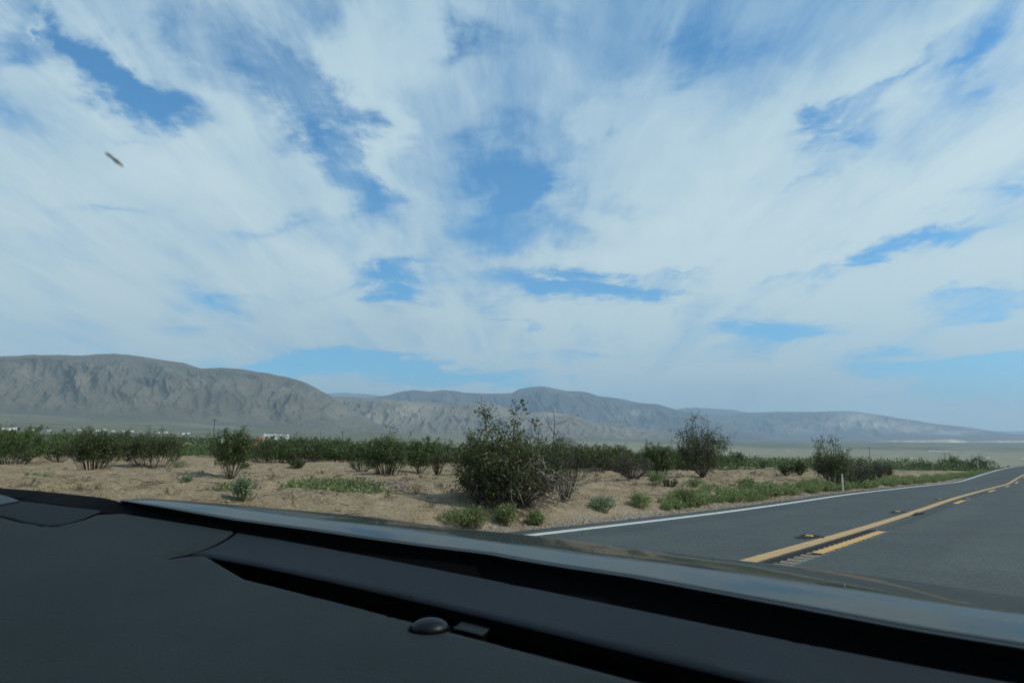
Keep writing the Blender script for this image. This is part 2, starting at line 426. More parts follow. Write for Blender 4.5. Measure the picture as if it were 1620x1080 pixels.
# ------------------------------------------------------------------ road
def make_road():
    m, t, b = new_mat('asphalt'); b.inputs['Roughness'].default_value = .82; b.inputs['Specular IOR Level'].default_value = .35
    f = tnoise(t, 90, 5, .8); g = tnoise(t, .5, 5, .6); st = tnoise(t, 1.0, 5, .6)
    c = ramp(t, f, [(.3, (0.025, 0.028, 0.030)), (.55, (0.056, 0.061, 0.062)), (.75, (0.127, 0.135, 0.135))])
    c = mixc(t, .35, c, ramp(t, g, [(.3, (0.037, 0.041, 0.043)), (.7, (0.082, 0.089, 0.089))]))
    f2 = tnoise(t, 14, 6, .8); c = mixc(t, .55, c, ramp(t, f2, [(.36, (.30, .31, .31)), (.5, (.5, .5, .5)), (.64, (.72, .72, .71))]), 'OVERLAY'); c = mixc(t, .8, c, ramp(t, tnoise(t, 34, 4, .8), [(.36, (.22, .23, .23)), (.5, (.5, .5, .5)), (.64, (.82, .82, .81))]), 'OVERLAY')
    tr_ = t.nodes.new('ShaderNodeTexCoord'); mr = t.nodes.new('ShaderNodeMapping'); mr.vector_type = 'POINT'; mr.inputs['Rotation'].default_value = (0, 0, AZ); t.links.new(tr_.outputs['Object'], mr.inputs[0])
    m2_ = t.nodes.new('ShaderNodeMapping'); m2_.inputs['Scale'].default_value = (1.1, .035, 1); t.links.new(mr.outputs[0], m2_.inputs[0]); nw_ = t.nodes.new('ShaderNodeTexNoise'); nw_.inputs['Scale'].default_value = 1.0; nw_.inputs['Detail'].default_value = 4; t.links.new(m2_.outputs[0], nw_.inputs['Vector'])
    c = mixc(t, .6, c, ramp(t, nw_.outputs[0], [(.35, (.42, .44, .44)), (.65, (.60, .60, .59))]), 'OVERLAY')
    c = mixc(t, 1.0, c, (.78, .885, .87), 'MULTIPLY'); b.inputs['Specular IOR Level'].default_value = .25
    t.links.new(c, b.inputs['Base Color']); bump(t, b, f, .6, .006)
    dusty, t2, b2 = new_mat('dusty groove'); b2.inputs['Roughness'].default_value = .95
    tc = t2.nodes.new('ShaderNodeTexCoord'); se = t2.nodes.new('ShaderNodeSeparateXYZ'); t2.links.new(tc.outputs['Object'], se.inputs[0])
    q = ramp(t2, tnoise(t2, 35, 6, .7), [(.36, (0.034, 0.036, 0.034)), (.48, (0.149, 0.124, 0.093)), (.7, (0.248, 0.217, 0.167))])
    t2.links.new(q, b2.inputs['Base Color'])
    ss = np.concatenate([np.arange(-25, 6, 1.), np.arange(6, 42, .03), np.arange(42, 190, .5)])
    lats = np.array([-2.25, -2.2, -.5, 1.2, 2.52, 2.60, 2.66, 2.76, 2.86, 2.92, 2.98, 5, 7.0, 7.28, 7.4])
    S_, L_ = np.meshgrid(ss, lats, indexing='ij'); z = road_z(S_) + .0
    z[:, 0] -= .12; z[:, -1] -= .12
    wob = fbm(ss * 1.3, ss * 0 + 4, 4) * .05
    L_ = L_ + lat_off(S_); L_[:, -1] += wob; L_[:, -2] += wob
    gr = (.5 - .5 * np.cos(2 * np.pi * S_ / .30)) ** .7 * ((S_ > 6) & (S_ < 42))
    for j, k in ((6, .6), (7, 1), (8, 1), (9, .5)): z[:, j] -= .022 * k * gr[:, j]
    x, y = xy(S_, L_)
    F = gridF(len(ss), len(lats)); mi = np.zeros(len(F)); col = np.tile(np.arange(len(lats) - 1), len(ss) - 1); sr = np.repeat(ss[:-1], len(lats) - 1)
    ph = np.cos(2 * np.pi * sr / .30)
    mi[(col >= 6) & (col <= 9) & (sr > 6) & (sr < 15.3)] = 2
    mi[((col >= 5) & (col <= 7)) & (sr > 7) & (sr < 15.3) & (ph < .55)] = 1
    mi[((col >= 5) & (col <= 7)) & (sr >= 15.3) & (sr < 24) & (ph < -.85)] = 1
    o = obj('road', np.stack([x, y, z], -1).reshape(-1, 3), F[:, ::-1], mats=[m, dusty, simple('sealed groove', (.026, .027, .027), .95, spec=.05, var=.5, vscale=30)], mi=mi, smooth=True)
    tag(o, kind='structure', label='grey two-lane asphalt road with a centre rumble strip', cat='road')

    def paint(name, col, wear, worn):
        m, t, b = new_mat(name); b.inputs['Roughness'].default_value = .7
        w_ = tnoise(t, 25, 6, .7); v = tnoise(t, 3, 4, .6)
        c = mixc(t, v, col, tuple(q * .75 for q in col)); c = mixc(t, ramp(t, w_, [(wear - .03, (1, 1, 1)), (wear + .03, (0, 0, 0))]), c, worn)
        t.links.new(c, b.inputs['Base Color']); return m
    yel = paint('yellow road paint', (0.420, 0.273, 0.105), .40, (0.218, 0.168, 0.109)); yel2 = paint('fresh yellow road paint', (0.492, 0.295, 0.090), .33, (0.164, 0.123, 0.074)); whi = paint('white road paint', (0.476, 0.492, 0.476), .33, (0.098, 0.098, 0.098))

    def stripe(name, l0, l1, s0, s1, mat, label, step=.1, ends=None):
        ss = np.arange(s0, s1 + step / 2, step); ll = np.linspace(l0, l1, 3)
        S_, L_ = np.meshgrid(ss, ll, indexing='ij'); e = .012 * fbm(ss * 9, ss * 0 + l0 * 7, 3)
        Lj = L_ + lat_off(S_); Lj[:, 0] += e; Lj[:, -1] += .012 * fbm(ss * 9, ss * 0 + l1 * 5, 3)
        x, y = xy(S_, Lj); o = obj(name, np.stack([x, y, road_z(S_) + .004], -1).reshape(-1, 3), gridF(len(ss), 3)[:, ::-1], mat, smooth=True)
        return tag(o, kind='structure', label=label, cat='road marking')
    stripe('edge_line', 6.64, 6.86, -12, 185, whi, 'solid white edge line along the far side of the road', .15)
    stripe('centre_line', 3.02, 3.24, -12, 185, yel, 'solid yellow centre line beside the rumble strip', .1)
    for s0, s1 in ((-5.1, -.5), (10.4, 15.0), (27.6, 32.2), (42.8, 47.4), (58.2, 62.8), (73.8, 78.4), (89.4, 94), (105, 109.6), (120.5, 125.1)):
        stripe('passing_dash', 2.60 + .04, 2.60 + .19, s0, s1, yel2, 'short yellow dash on the near side of the centre line')
    # raised markers on black tar pads
    tar = simple('tar', (.020, .021, .022), .9, spec=.1, var=.3); amb = simple('amber plastic', (.55, .28, .03), .35)
    base = None; SL = lambda s: math.atan(float(road_z(np.array(s + .5)) - road_z(np.array(s - .5))))
    labs = ['amber road stud on a black tar pad nearest the hood, beyond the yellow line', 'small amber road stud on a black pad halfway along the yellow line',
            'amber road stud at the far side of the yellow line near the third dash', 'distant amber road stud beside the yellow line before the bend']
    for i, (s, l) in enumerate(((12.75, 3.44), (21.5, 3.46), (30.2, 3.44), (45.4, 3.44))):
        x, y = xy(s, l)
        if base is None:
            e = empty('road_stud', (0, 0, 0)); n = 18; an = np.arange(n) / n * 2 * np.pi; rr = 1 + .16 * np.sin(3 * an + 1) + .1 * np.cos(5 * an)
            pad = MB(); pad.add([(.20 * q * math.cos(a), .46 * q * math.sin(a), .002) for q, a in zip(rr, an)] + [(.19 * q * math.cos(a), .44 * q * math.sin(a), .0065) for q, a in zip(rr, an)],
                                [[k, (k + 1) % n, n + (k + 1) % n, n + k] for k in range(n)] + [[n + k for k in range(n)]])
            p1 = pad.build('pad', tar, e)
            st = MB(); st.add([(-.06, -.05, .016), (.06, -.05, .016), (.06, .05, .016), (-.06, .05, .016), (-.045, -.02, .035), (.045, -.02, .035), (.045, .02, .035), (-.045, .02, .035)],
                              [[4, 5, 6, 7], [0, 1, 5, 4], [1, 2, 6, 5], [2, 3, 7, 6], [3, 0, 4, 7]]); p2 = st.build('reflector', amb, e); base = (e, p1, p2); r = e
        else:
            r = base[0].copy(); C.objects.link(r)
            for p in base[1:]: q = p.copy(); C.objects.link(q); q.parent = r
        r.location = (x, y, float(road_z(np.array(s)))); r.rotation_euler = (SL(s), 0, -AZ); tag(r, labs[i], 'road stud', 'amber studs along the centre line')
    for i, (s, l, lb) in enumerate(((21.3, 2.98 - .03, 'black tar smear across the rumble strip near side of the yellow line'), (31.2, 2.75, 'black tar patch by the far passing dash'))):
        x, y = xy(s, l); n = 20; an = np.arange(n) / n * 2 * np.pi; rr = 1 + .22 * np.sin(3 * an + i) + .12 * np.cos(7 * an)
        pad = MB(); pad.add([(.10 * q * math.cos(a), .75 * q * math.sin(a), .007) for q, a in zip(rr, an)], [list(range(n))])
        p = pad.build('tar_patch', tar); p.location = (x, y, float(road_z(np.array(s)))); p.rotation_euler = (SL(s), 0, -AZ); tag(p, lb, 'tar patch', kind='structure')


make_road()


# ------------------------------------------------------------------ mountains
def rock_material(name, lo, mid, hi, speck=.5, sc=.0016, pale=None):
    m, t, b = new_mat(name); b.inputs['Roughness'].default_value = .95; b.inputs['Specular IOR Level'].default_value = .1
    n1 = tnoise(t, sc, 9, .62); n2 = tnoise(t, sc * 14, 8, .7); tcn = tnoise(t, .03, 4, .6)
    c = ramp(t, n1, [(.30, lo), (.5, mid), (.68, hi)])
    c = mixc(t, speck, c, ramp(t, n2, [(.35, (.16, .16, .15)), (.5, (.5, .5, .5)), (.66, (.82, .80, .76))]), 'OVERLAY')
    n3_ = tnoise(t, sc * 55, 5, .8); c = mixc(t, .6, c, ramp(t, n3_, [(.38, (.25, .26, .25)), (.5, (.5, .5, .5)), (.62, (.72, .71, .69))]), 'OVERLAY')
    if pale:
        a = nnode(t, 'ShaderNodeAttribute', attribute_name='pale'); pf = mth('MULTIPLY', a.outputs['Fac'], mth('MULTIPLY_ADD', n2, 2.2, -.55, clamp=True, T=t), T=t)
        c = mixc(t, pf, c, pale)
    ta = nnode(t, 'ShaderNodeAttribute', attribute_name='toe'); c = mixc(t, mth('MULTIPLY', ta.outputs['Fac'], .85, T=t), c, ramp(t, n2, [(.3, (.075, .083, .060)), (.7, (.115, .118, .085))]))
    t.links.new(c, b.inputs['Base Color'])
    bump(t, b, mth('ADD', n2, mth('MULTIPLY', tcn, .5, T=t), T=t), .6, 22)
    return m


def rng_mesh(name, crest, toe, r0, r1, seed, mat, label, na=700, nt=170, spur=.28, amp=.10, wl=900., patches=(), toe_w=.30, fold=1.0):
    """crest and toe: skyline and foot as (column, row) directions; r0, r1 their distances"""
    cx = np.array([c[0] for c in crest]); cyy = np.array([c[1] for c in crest])
    a0, a1 = cx[0], cx[-1]; X = np.linspace(a0, a1, na)
    row = np.interp(X, cx, cyy); kk = np.ones(5) / 5; row = np.convolve(np.pad(row, 2, mode='edge'), kk, 'valid')
    trow = np.interp(X, [c[0] for c in toe], [c[1] for c in toe])
    D = np.array([px_dir(a, b) for a, b in zip(X, row)]); Dt = np.array([px_dir(a, b) for a, b in zip(X, trow)])
    u = D[:, :2] / np.linalg.norm(D[:, :2], axis=1)[:, None]
    el = D[:, 2] / np.linalg.norm(D[:, :2], axis=1); elt = Dt[:, 2] / np.linalg.norm(Dt[:, :2], axis=1)
    zc = EYE + el * r1; zt = EYE + elt * r0
    tt = np.concatenate([np.linspace(-.12, 1, nt), np.linspace(1.03, 1.6, 16)])
    T, I = np.meshgrid(tt, np.arange(na)); Rr = r0 + T * (r1 - r0)
    x = u[I.astype(int), 0] * Rr; y = u[I.astype(int), 1] * Rr
    arc = np.arctan2(x, y) * (r0 + r1) / 2
    wx = fbm(x / wl / 1.6 + seed, y / wl / 1.6, 3) * .30 * wl
    # spurs run down from the crest: ridged noise stretched along the slope
    sp = ridged((arc + wx + T * 260 * fold) / wl / 1.5 + seed * 3.1, T * .9 + seed, 5, .46) - 1.05
    sp2 = ridged((arc + wx * .5) / (wl * .27) + seed, T * 3.2 + seed * 2, 4, .55) - 1.05
    fb = fbm(x / wl * .8 + 3 * seed, y / wl * .8, 5, .5)
    env = np.clip(T * 2.2, 0, 1) * (1 - sm(T, .80, 1.0) * .85)
    te = np.clip(T + spur * sp * env * .8 + .05 * sp2 * env, -.1, 1.0)
    prof = np.where(te > 0, .55 * np.maximum(te, 0) ** 1.25 + .45 * sm(te), te * .3)
    base = zt[I.astype(int)]; H = (zc - zt)[I.astype(int)]
    z = base + H * prof
    gul = ridged(x / wl * 1.5 + wx / wl * .35 + seed, y / wl * 1.5 + 2 * seed, 7, .50) - 1.1
    z = z + H * env * (amp * fb * .7 + amp * .22 * sp2 + amp * .36 * gul)
    back = np.maximum(T - 1, 0); z = z - H * back * 1.3
    # nothing may stand above the skyline the range has from here
    lim = EYE + Rr * (el[I.astype(int)]) + H * .004 * fbm(arc / 160, T * 6, 3); kk2 = H * .03
    z = np.where(T < 1.0, z - kk2 * np.log1p(np.exp(np.clip((z - lim) / kk2 + .7, -30, 30))), z)
    edge = np.minimum(sm(np.arange(na), 0, 14), 1)[:, None]; 
    V = np.stack([x, y, z], -1).reshape(-1, 3)
    o = obj(name, V, gridF(na, len(tt))[:, ::-1], mat, smooth=True)
    pal = np.zeros_like(z)
    px = 810 + FPX * x / y * 1.0
    pyv = 697 - (z - EYE) / y * FPX
    for (a, b, ra, rb) in patches: pal = np.maximum(pal, np.exp(-(((px - a) / ra) ** 2 + ((pyv - b) / rb) ** 2)) * .85)
    pal = np.clip(pal * (.8 + .9 * fb), 0, 1)
    tt_ = o.data.attributes.new('toe', 'FLOAT', 'POINT'); tt_.data.foreach_set('value', (1 - sm(T + .10 * fb, .0, toe_w)).ravel().astype(np.float32))
    at = o.data.attributes.new('pale', 'FLOAT', 'POINT'); at.data.foreach_set('value', pal.ravel().astype(np.float32))
    tag(o, label, 'mountain', kind='structure'); return o


def make_mountains():
    m1 = rock_material('brown rock', (.086, .082, .062), (.114, .107, .082), (.145, .133, .102), .45, pale=(.24, .21, .165))  # tone darkened to stand in for cloud shadow over the left range
    m2 = rock_material('tan foothill rock', (.108, .098, .074), (.150, .134, .102), (.20, .176, .134), .45, pale=(.42, .36, .27))
    m3 = rock_material('grey granite', (.044, .047, .048), (.074, .074, .072), (.120, .115, .108), .55, .0009, pale=(.62, .57, .50))
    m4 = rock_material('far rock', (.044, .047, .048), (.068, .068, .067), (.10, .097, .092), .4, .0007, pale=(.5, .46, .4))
    rng_mesh('mountain_range', [(-260, 590), (-120, 570), (0, 563), (40, 561), (90, 560.5), (120, 561), (180, 559), (215, 562), (260, 570), (290, 574), (318, 583), (350, 581.5), (385, 584), (430, 590),
                          (460, 597), (485, 605), (505, 616), (520, 624), (545, 640), (580, 660), (620, 682), (660, 697)],
             [(-260, 640), (0, 655), (200, 662), (400, 672), (520, 682), (660, 700)], 6200, 9200, 1.3, m1, 'broad grey-brown mountain filling the left of the skyline', 1100, 250, .16, .050, 1000,
             [(380, 664, 60, 9), (130, 605, 18, 10), (530, 655, 30, 9), (45, 590, 20, 14)])
    rng_mesh('mountain_range', [(380, 672), (450, 645), (500, 630), (540, 627), (580, 629), (640, 633), (700, 637), (760, 636), (790, 640), (830, 652), (870, 651), (905, 656), (940, 668), (980, 670), (1010, 678), (1060, 683), (1120, 692), (1180, 700)],
             [(380, 690), (700, 696), (1000, 702), (1180, 704)], 8200, 11000, 4.7, m2, 'tan folded foothills in the middle distance', 900, 190, .14, .045, 800,
             [(590, 668, 22, 12), (655, 650, 40, 12), (960, 668, 40, 6), (1000, 676, 40, 5), (930, 660, 30, 4), (880, 655, 30, 3)])
    rng_mesh('mountain_range', [(480, 660), (560, 634), (610, 625), (640, 618), (655, 616.5), (680, 619), (700, 617), (720, 618), (735, 621), (780, 622), (810, 621), (822, 615), (840, 611.5), (860, 611), (875, 614),
                          (900, 618), (925, 619), (945, 625), (985, 631), (1010, 637), (1040, 639), (1060, 645), (1085, 652), (1120, 662), (1160, 672), (1230, 690), (1300, 702)],
             [(480, 690), (900, 690), (1300, 704)], 14500, 18500, 7.9, m3, 'blue-grey mountain with the rocky summit in the middle of the skyline', 950, 170, .13, .075, 1500,
             [(1000, 655, 30, 6)])
    rng_mesh('mountain_range', [(980, 690), (1040, 660), (1090, 653), (1140, 657), (1180, 652), (1230, 651), (1290, 651), (1320, 650), (1345, 650), (1370, 653), (1395, 656), (1420, 661), (1450, 665), (1480, 670), (1520, 674),
                          (1560, 680), (1600, 686), (1660, 690), (1740, 694)],
             [(980, 697), (1300, 697), (1740, 697)], 18500, 23500, 11.2, m4, 'long pale mountain with bare white rock patches on the right', 950, 150, .13, .075, 1700,
             [(1275, 679, 40, 6), (1350, 662, 35, 10), (1320, 671, 40, 8), (1390, 672, 45, 7), (1440, 678, 40, 6), (1500, 683, 40, 5), (1240, 674, 15, 2)])
    rng_mesh('mountain_range', [(440, 640), (520, 622), (545, 621), (560, 622), (590, 624), (620, 628), (760, 640)], [(440, 680), (760, 680)], 27000, 31000, 2.2, m4,
             'thin blue ridge showing behind the left mountain', 300, 60, .3, .1, 2000)
    rng_mesh('mountain_range', [(1020, 670), (1060, 650), (1080, 645), (1100, 644), (1130, 646.5), (1160, 648), (1185, 653), (1300, 675)], [(1020, 690), (1300, 690)], 27000, 31000, 5.2, m4,
             'thin blue ridge behind the saddle right of the summit', 300, 60, .3, .1, 2000)
    rng_mesh('mountain_range', [(1420, 690), (1490, 676), (1520, 674), (1545, 677), (1560, 680.5), (1590, 682), (1610, 681.5), (1640, 683), (1700, 680), (1780, 683)], [(1420, 692), (1780, 692)], 32000, 37000, 9.2, m4,
             'faint blue hills low on the far right horizon', 300, 60, .3, .1, 2000)
    m5 = rock_material('pale badland', (.24, .20, .14), (.33, .28, .20), (.45, .39, .29), .4, .003, pale=(.72, .60, .42))
    rng_mesh('low_hills', [(1120, 702), (1250, 699), (1330, 698.5), (1400, 697), (1450, 696), (1490, 695), (1505, 694), (1520, 696), (1535, 699), (1560, 697), (1620, 696), (1760, 697)],
             [(1120, 705), (1760, 705)], 9800, 11500, 6.2, m5, 'low sunlit sandy badlands at the right edge of the valley', 500, 60, .3, .15, 300, [(1500, 699, 38, 4), (1600, 699, 60, 2), (1420, 699, 40, 1.5)])
    m6 = simple('dark butte rock', (.07, .068, .05), .95, var=.35, vscale=.05)
    rng_mesh('hill', [(868, 705), (880, 693), (893, 689.5), (905, 693), (925, 707)], [(868, 707), (925, 707)], 1500, 1700, 3.1, m6, 'small dark butte just right of the big bush', 80, 40, .3, .15, 60)


make_mountains()


# ------------------------------------------------------------------ plants
def leaf_quads(P, size, g, flat=.0, stretch=1.6):
    n = len(P); a = g.normal(size=(n, 3)); a[:, 2] = a[:, 2] * .7 + .35; a /= np.linalg.norm(a, axis=1)[:, None]
    b = np.cross(a, g.normal(size=(n, 3))); b /= np.linalg.norm(b, axis=1)[:, None] + 1e-9
    s = size * g.uniform(.6, 1.35, (n, 1)); A = a * s * stretch * .5; B = b * s * .42
    V = np.stack([P - A, P + B, P + A, P - B], 1).reshape(-1, 3)
    return V, np.arange(4 * n).reshape(n, 4)


def grow(seed, h, wd, stems, nleaf, size, lean=1.0, dead=0, low=0.25, twig_r=.004, wood_r=.014, subs=6, clump=.07, tall=0, k=3, base_r=.12):
    """a many-stemmed desert bush: stems fan out of one foot, twigs leave them, leaves sit in clumps on the outer twigs"""
    g = np.random.default_rng(seed); paths, tips = [], []
    for i in range(stems):
        ph = g.uniform(0, 2 * np.pi); q = math.sqrt(g.uniform(0, 1)); th = lean * q * math.atan2(wd / 2, h * .62)
        hh = h * g.uniform(.72, 1.0) * (1 - .22 * q)
        if tall and i < tall: hh = h * g.uniform(1.1, 1.28); th *= .35; 
        m = 8; t = np.linspace(0, 1, m)[:, None]
        d0 = np.array([math.sin(th) * math.cos(ph), math.sin(th) * math.sin(ph), math.cos(th)])
        end = np.array([math.cos(ph) * q * wd * .44, math.sin(ph) * q * wd * .44, hh])
        bs = np.array([math.cos(ph), math.sin(ph), 0]) * base_r * wd * q
        P = bs + t * (end - bs) + np.array([math.cos(ph), math.sin(ph), -.35]) * (np.sin(t * np.pi) * .10 * wd * q)
        P = P + np.cumsum(g.normal(size=(m, 3)) * .018 * h, 0) * np.linspace(0, 1, m)[:, None]
        P[0, 2] = -.06
        paths.append((P, np.linspace(wood_r, twig_r * 1.2, m) * g.uniform(.7, 1.2)))
        bare = g.uniform() < dead
        for j in range(subs):
            u = g.uniform(.28, .97); f = u * (m - 1); a = int(min(f, m - 2)); p0 = P[a] + (P[a + 1] - P[a]) * (f - a)
            dr = (P[min(a + 1, m - 1)] - P[a]); dr = dr / (np.linalg.norm(dr) + 1e-9) + g.normal(size=3) * .55; dr[2] = abs(dr[2]) * .8 + .12; dr /= np.linalg.norm(dr)
            ln = h * g.uniform(.14, .32); tt = np.linspace(0, 1, 5)[:, None]
            Q = p0 + tt * dr * ln + np.cumsum(g.normal(size=(5, 3)) * .02 * h * .5, 0) * tt
            paths.append((Q, np.linspace(twig_r * 1.3, twig_r * .5, 5)))
            for _ in range(2):
                v = g.integers(1, 5); d2 = dr + g.normal(size=3) * .7; d2 /= np.linalg.norm(d2); l2 = ln * g.uniform(.3, .6)
                S = Q[v] + np.linspace(0, 1, 3)[:, None] * d2 * l2; paths.append((S, np.linspace(twig_r * .8, twig_r * .4, 3)))
                if not bare: tips += [S[1], S[2]]
            if not bare: tips += [Q[4], Q[3], Q[2]]
    W = tube_arr(paths, k)
    tips = np.array(tips) if tips else np.zeros((0, 3))
    tips = tips[tips[:, 2] > low * h] if len(tips) else tips
    if len(tips) and nleaf:
        wt = g.uniform(.1, 1, len(tips)) ** 1.6; wt /= wt.sum()
        P = tips[g.choice(len(tips), nleaf, p=wt)] + g.normal(size=(nleaf, 3)) * clump * np.array([1, 1, .9])
        Lf = leaf_quads(P, size, g)
    else: Lf = (np.zeros((0, 3)), np.zeros((0, 4), int))
    return W, Lf


def bush(name, W, Lf, loc, wood, leaf, rz=0, sc=1, **k):
    e = empty(name, loc, rz, **k); e.scale = (sc,) * 3
    obj('stems', *W, wood, e)
    if len(Lf[1]): obj('foliage', *Lf, leaf, e)
    return e


def copy_tree(o, loc, rz, sc):
    r = o.copy(); C.objects.link(r); r.location = loc; r.rotation_euler = (0, 0, rz); r.scale = sc
    for ch in o.children: c = ch.copy(); C.objects.link(c); c.parent = r
    return r


def merge(a, b, off):
    if not len(b[1]): return a
    return np.concatenate([a[0], b[0] + np.array(off)]), np.concatenate([a[1], b[1] + len(a[0])])


def hero_bush():
    x, y = HERO; x -= .12; z = tz(x, y)
    W, Lf = grow(11, 1.42, 2.35, 50, 15500, .031, subs=9, clump=.050, tall=4, dead=.2, low=.10, wood_r=.016)
    # taller sprigs, standing a little right of the middle
    W2, L2 = grow(12, 1.98, .6, 5, 700, .034, subs=9, clump=.04, low=.55); W = merge(W, W2, (.12, 0, 0)); Lf = merge(Lf, L2, (.12, 0, 0))
    W3, L3 = grow(13, 1.68, .9, 8, 1600, .032, subs=8, clump=.05, low=.4); W = merge(W, W3, (-.55, .1, 0)); Lf = merge(Lf, L3, (-.55, .1, 0))
    W5, L5 = grow(19, 1.05, 1.5, 24, 4000, .032, subs=8, clump=.06, low=.05); W = merge(W, W5, (-.42, -.25, -.02)); Lf = merge(Lf, L5, (-.42, -.25, -.02))
    e = bush('creosote_bush', W, Lf, (x, y, z), M['wood_dark'], M['leaf_hero'], label='big dark creosote bush on a sandy mound at the road edge, tallest and nearest bush', cat='bush')
    g = np.random.default_rng(5); P = []
    for i in range(26):   # pale dead branches showing through the front
        p = np.array([g.uniform(-.5, .85), g.uniform(-.75, -.3), g.uniform(.25, .95)]); d = g.normal(size=3) * np.array([1, .4, .7]); d /= np.linalg.norm(d)
        ln = g.uniform(.25, .7); t = np.linspace(0, 1, 7)[:, None]; Q = p + t * d * ln + np.cumsum(g.normal(size=(7, 3)) * .035, 0)
        P.append((Q, np.linspace(.011, .004, 7)))
        for _ in range(3):
            v = g.integers(2, 6); d2 = d + g.normal(size=3) * .6; d2 /= np.linalg.norm(d2); P.append((Q[v] + np.linspace(0, 1, 4)[:, None] * d2 * ln * .45 + g.normal(size=(4, 3)) * .008, np.linspace(.006, .0025, 4)))
    for i in (0, 2):
        P.append((np.array([[-.05 + .04 * i, -.8, .52 - .02 * i], [-.02 + .07 * i, -.86, .36], [.02 + .06 * i, -.9, .20], [.04 + .1 * i, -.9, .05]]) + g.normal(size=(4, 3)) * .02, np.array([.009, .009, .008, .005])))
    o = obj('dead_branches', *tube_arr(P, 5), M['wood_pale'], e, smooth=True); o['label'] = 'pale bare dead branches showing in front of the leaves'
    # dark brush hanging round the foot
    P = []
    for i in range(520):
        a = g.uniform(-np.pi, np.pi); r = g.uniform(.2, 1.05); p = np.array([math.cos(a) * r + .15, math.sin(a) * r * .7 - .15, g.uniform(.0, .55)])
        d = np.array([math.cos(a), math.sin(a), g.uniform(-.6, .5)]) + g.normal(size=3) * .5; d /= np.linalg.norm(d); ln = g.uniform(.2, .55)
        P.append((p + np.linspace(0, 1, 4)[:, None] * d * ln + g.normal(size=(4, 3)) * .015, np.linspace(.006, .0025, 4)))
    obj('dry_brush', *tube_arr(P, 3), M['wood'], e)


hero_bush()


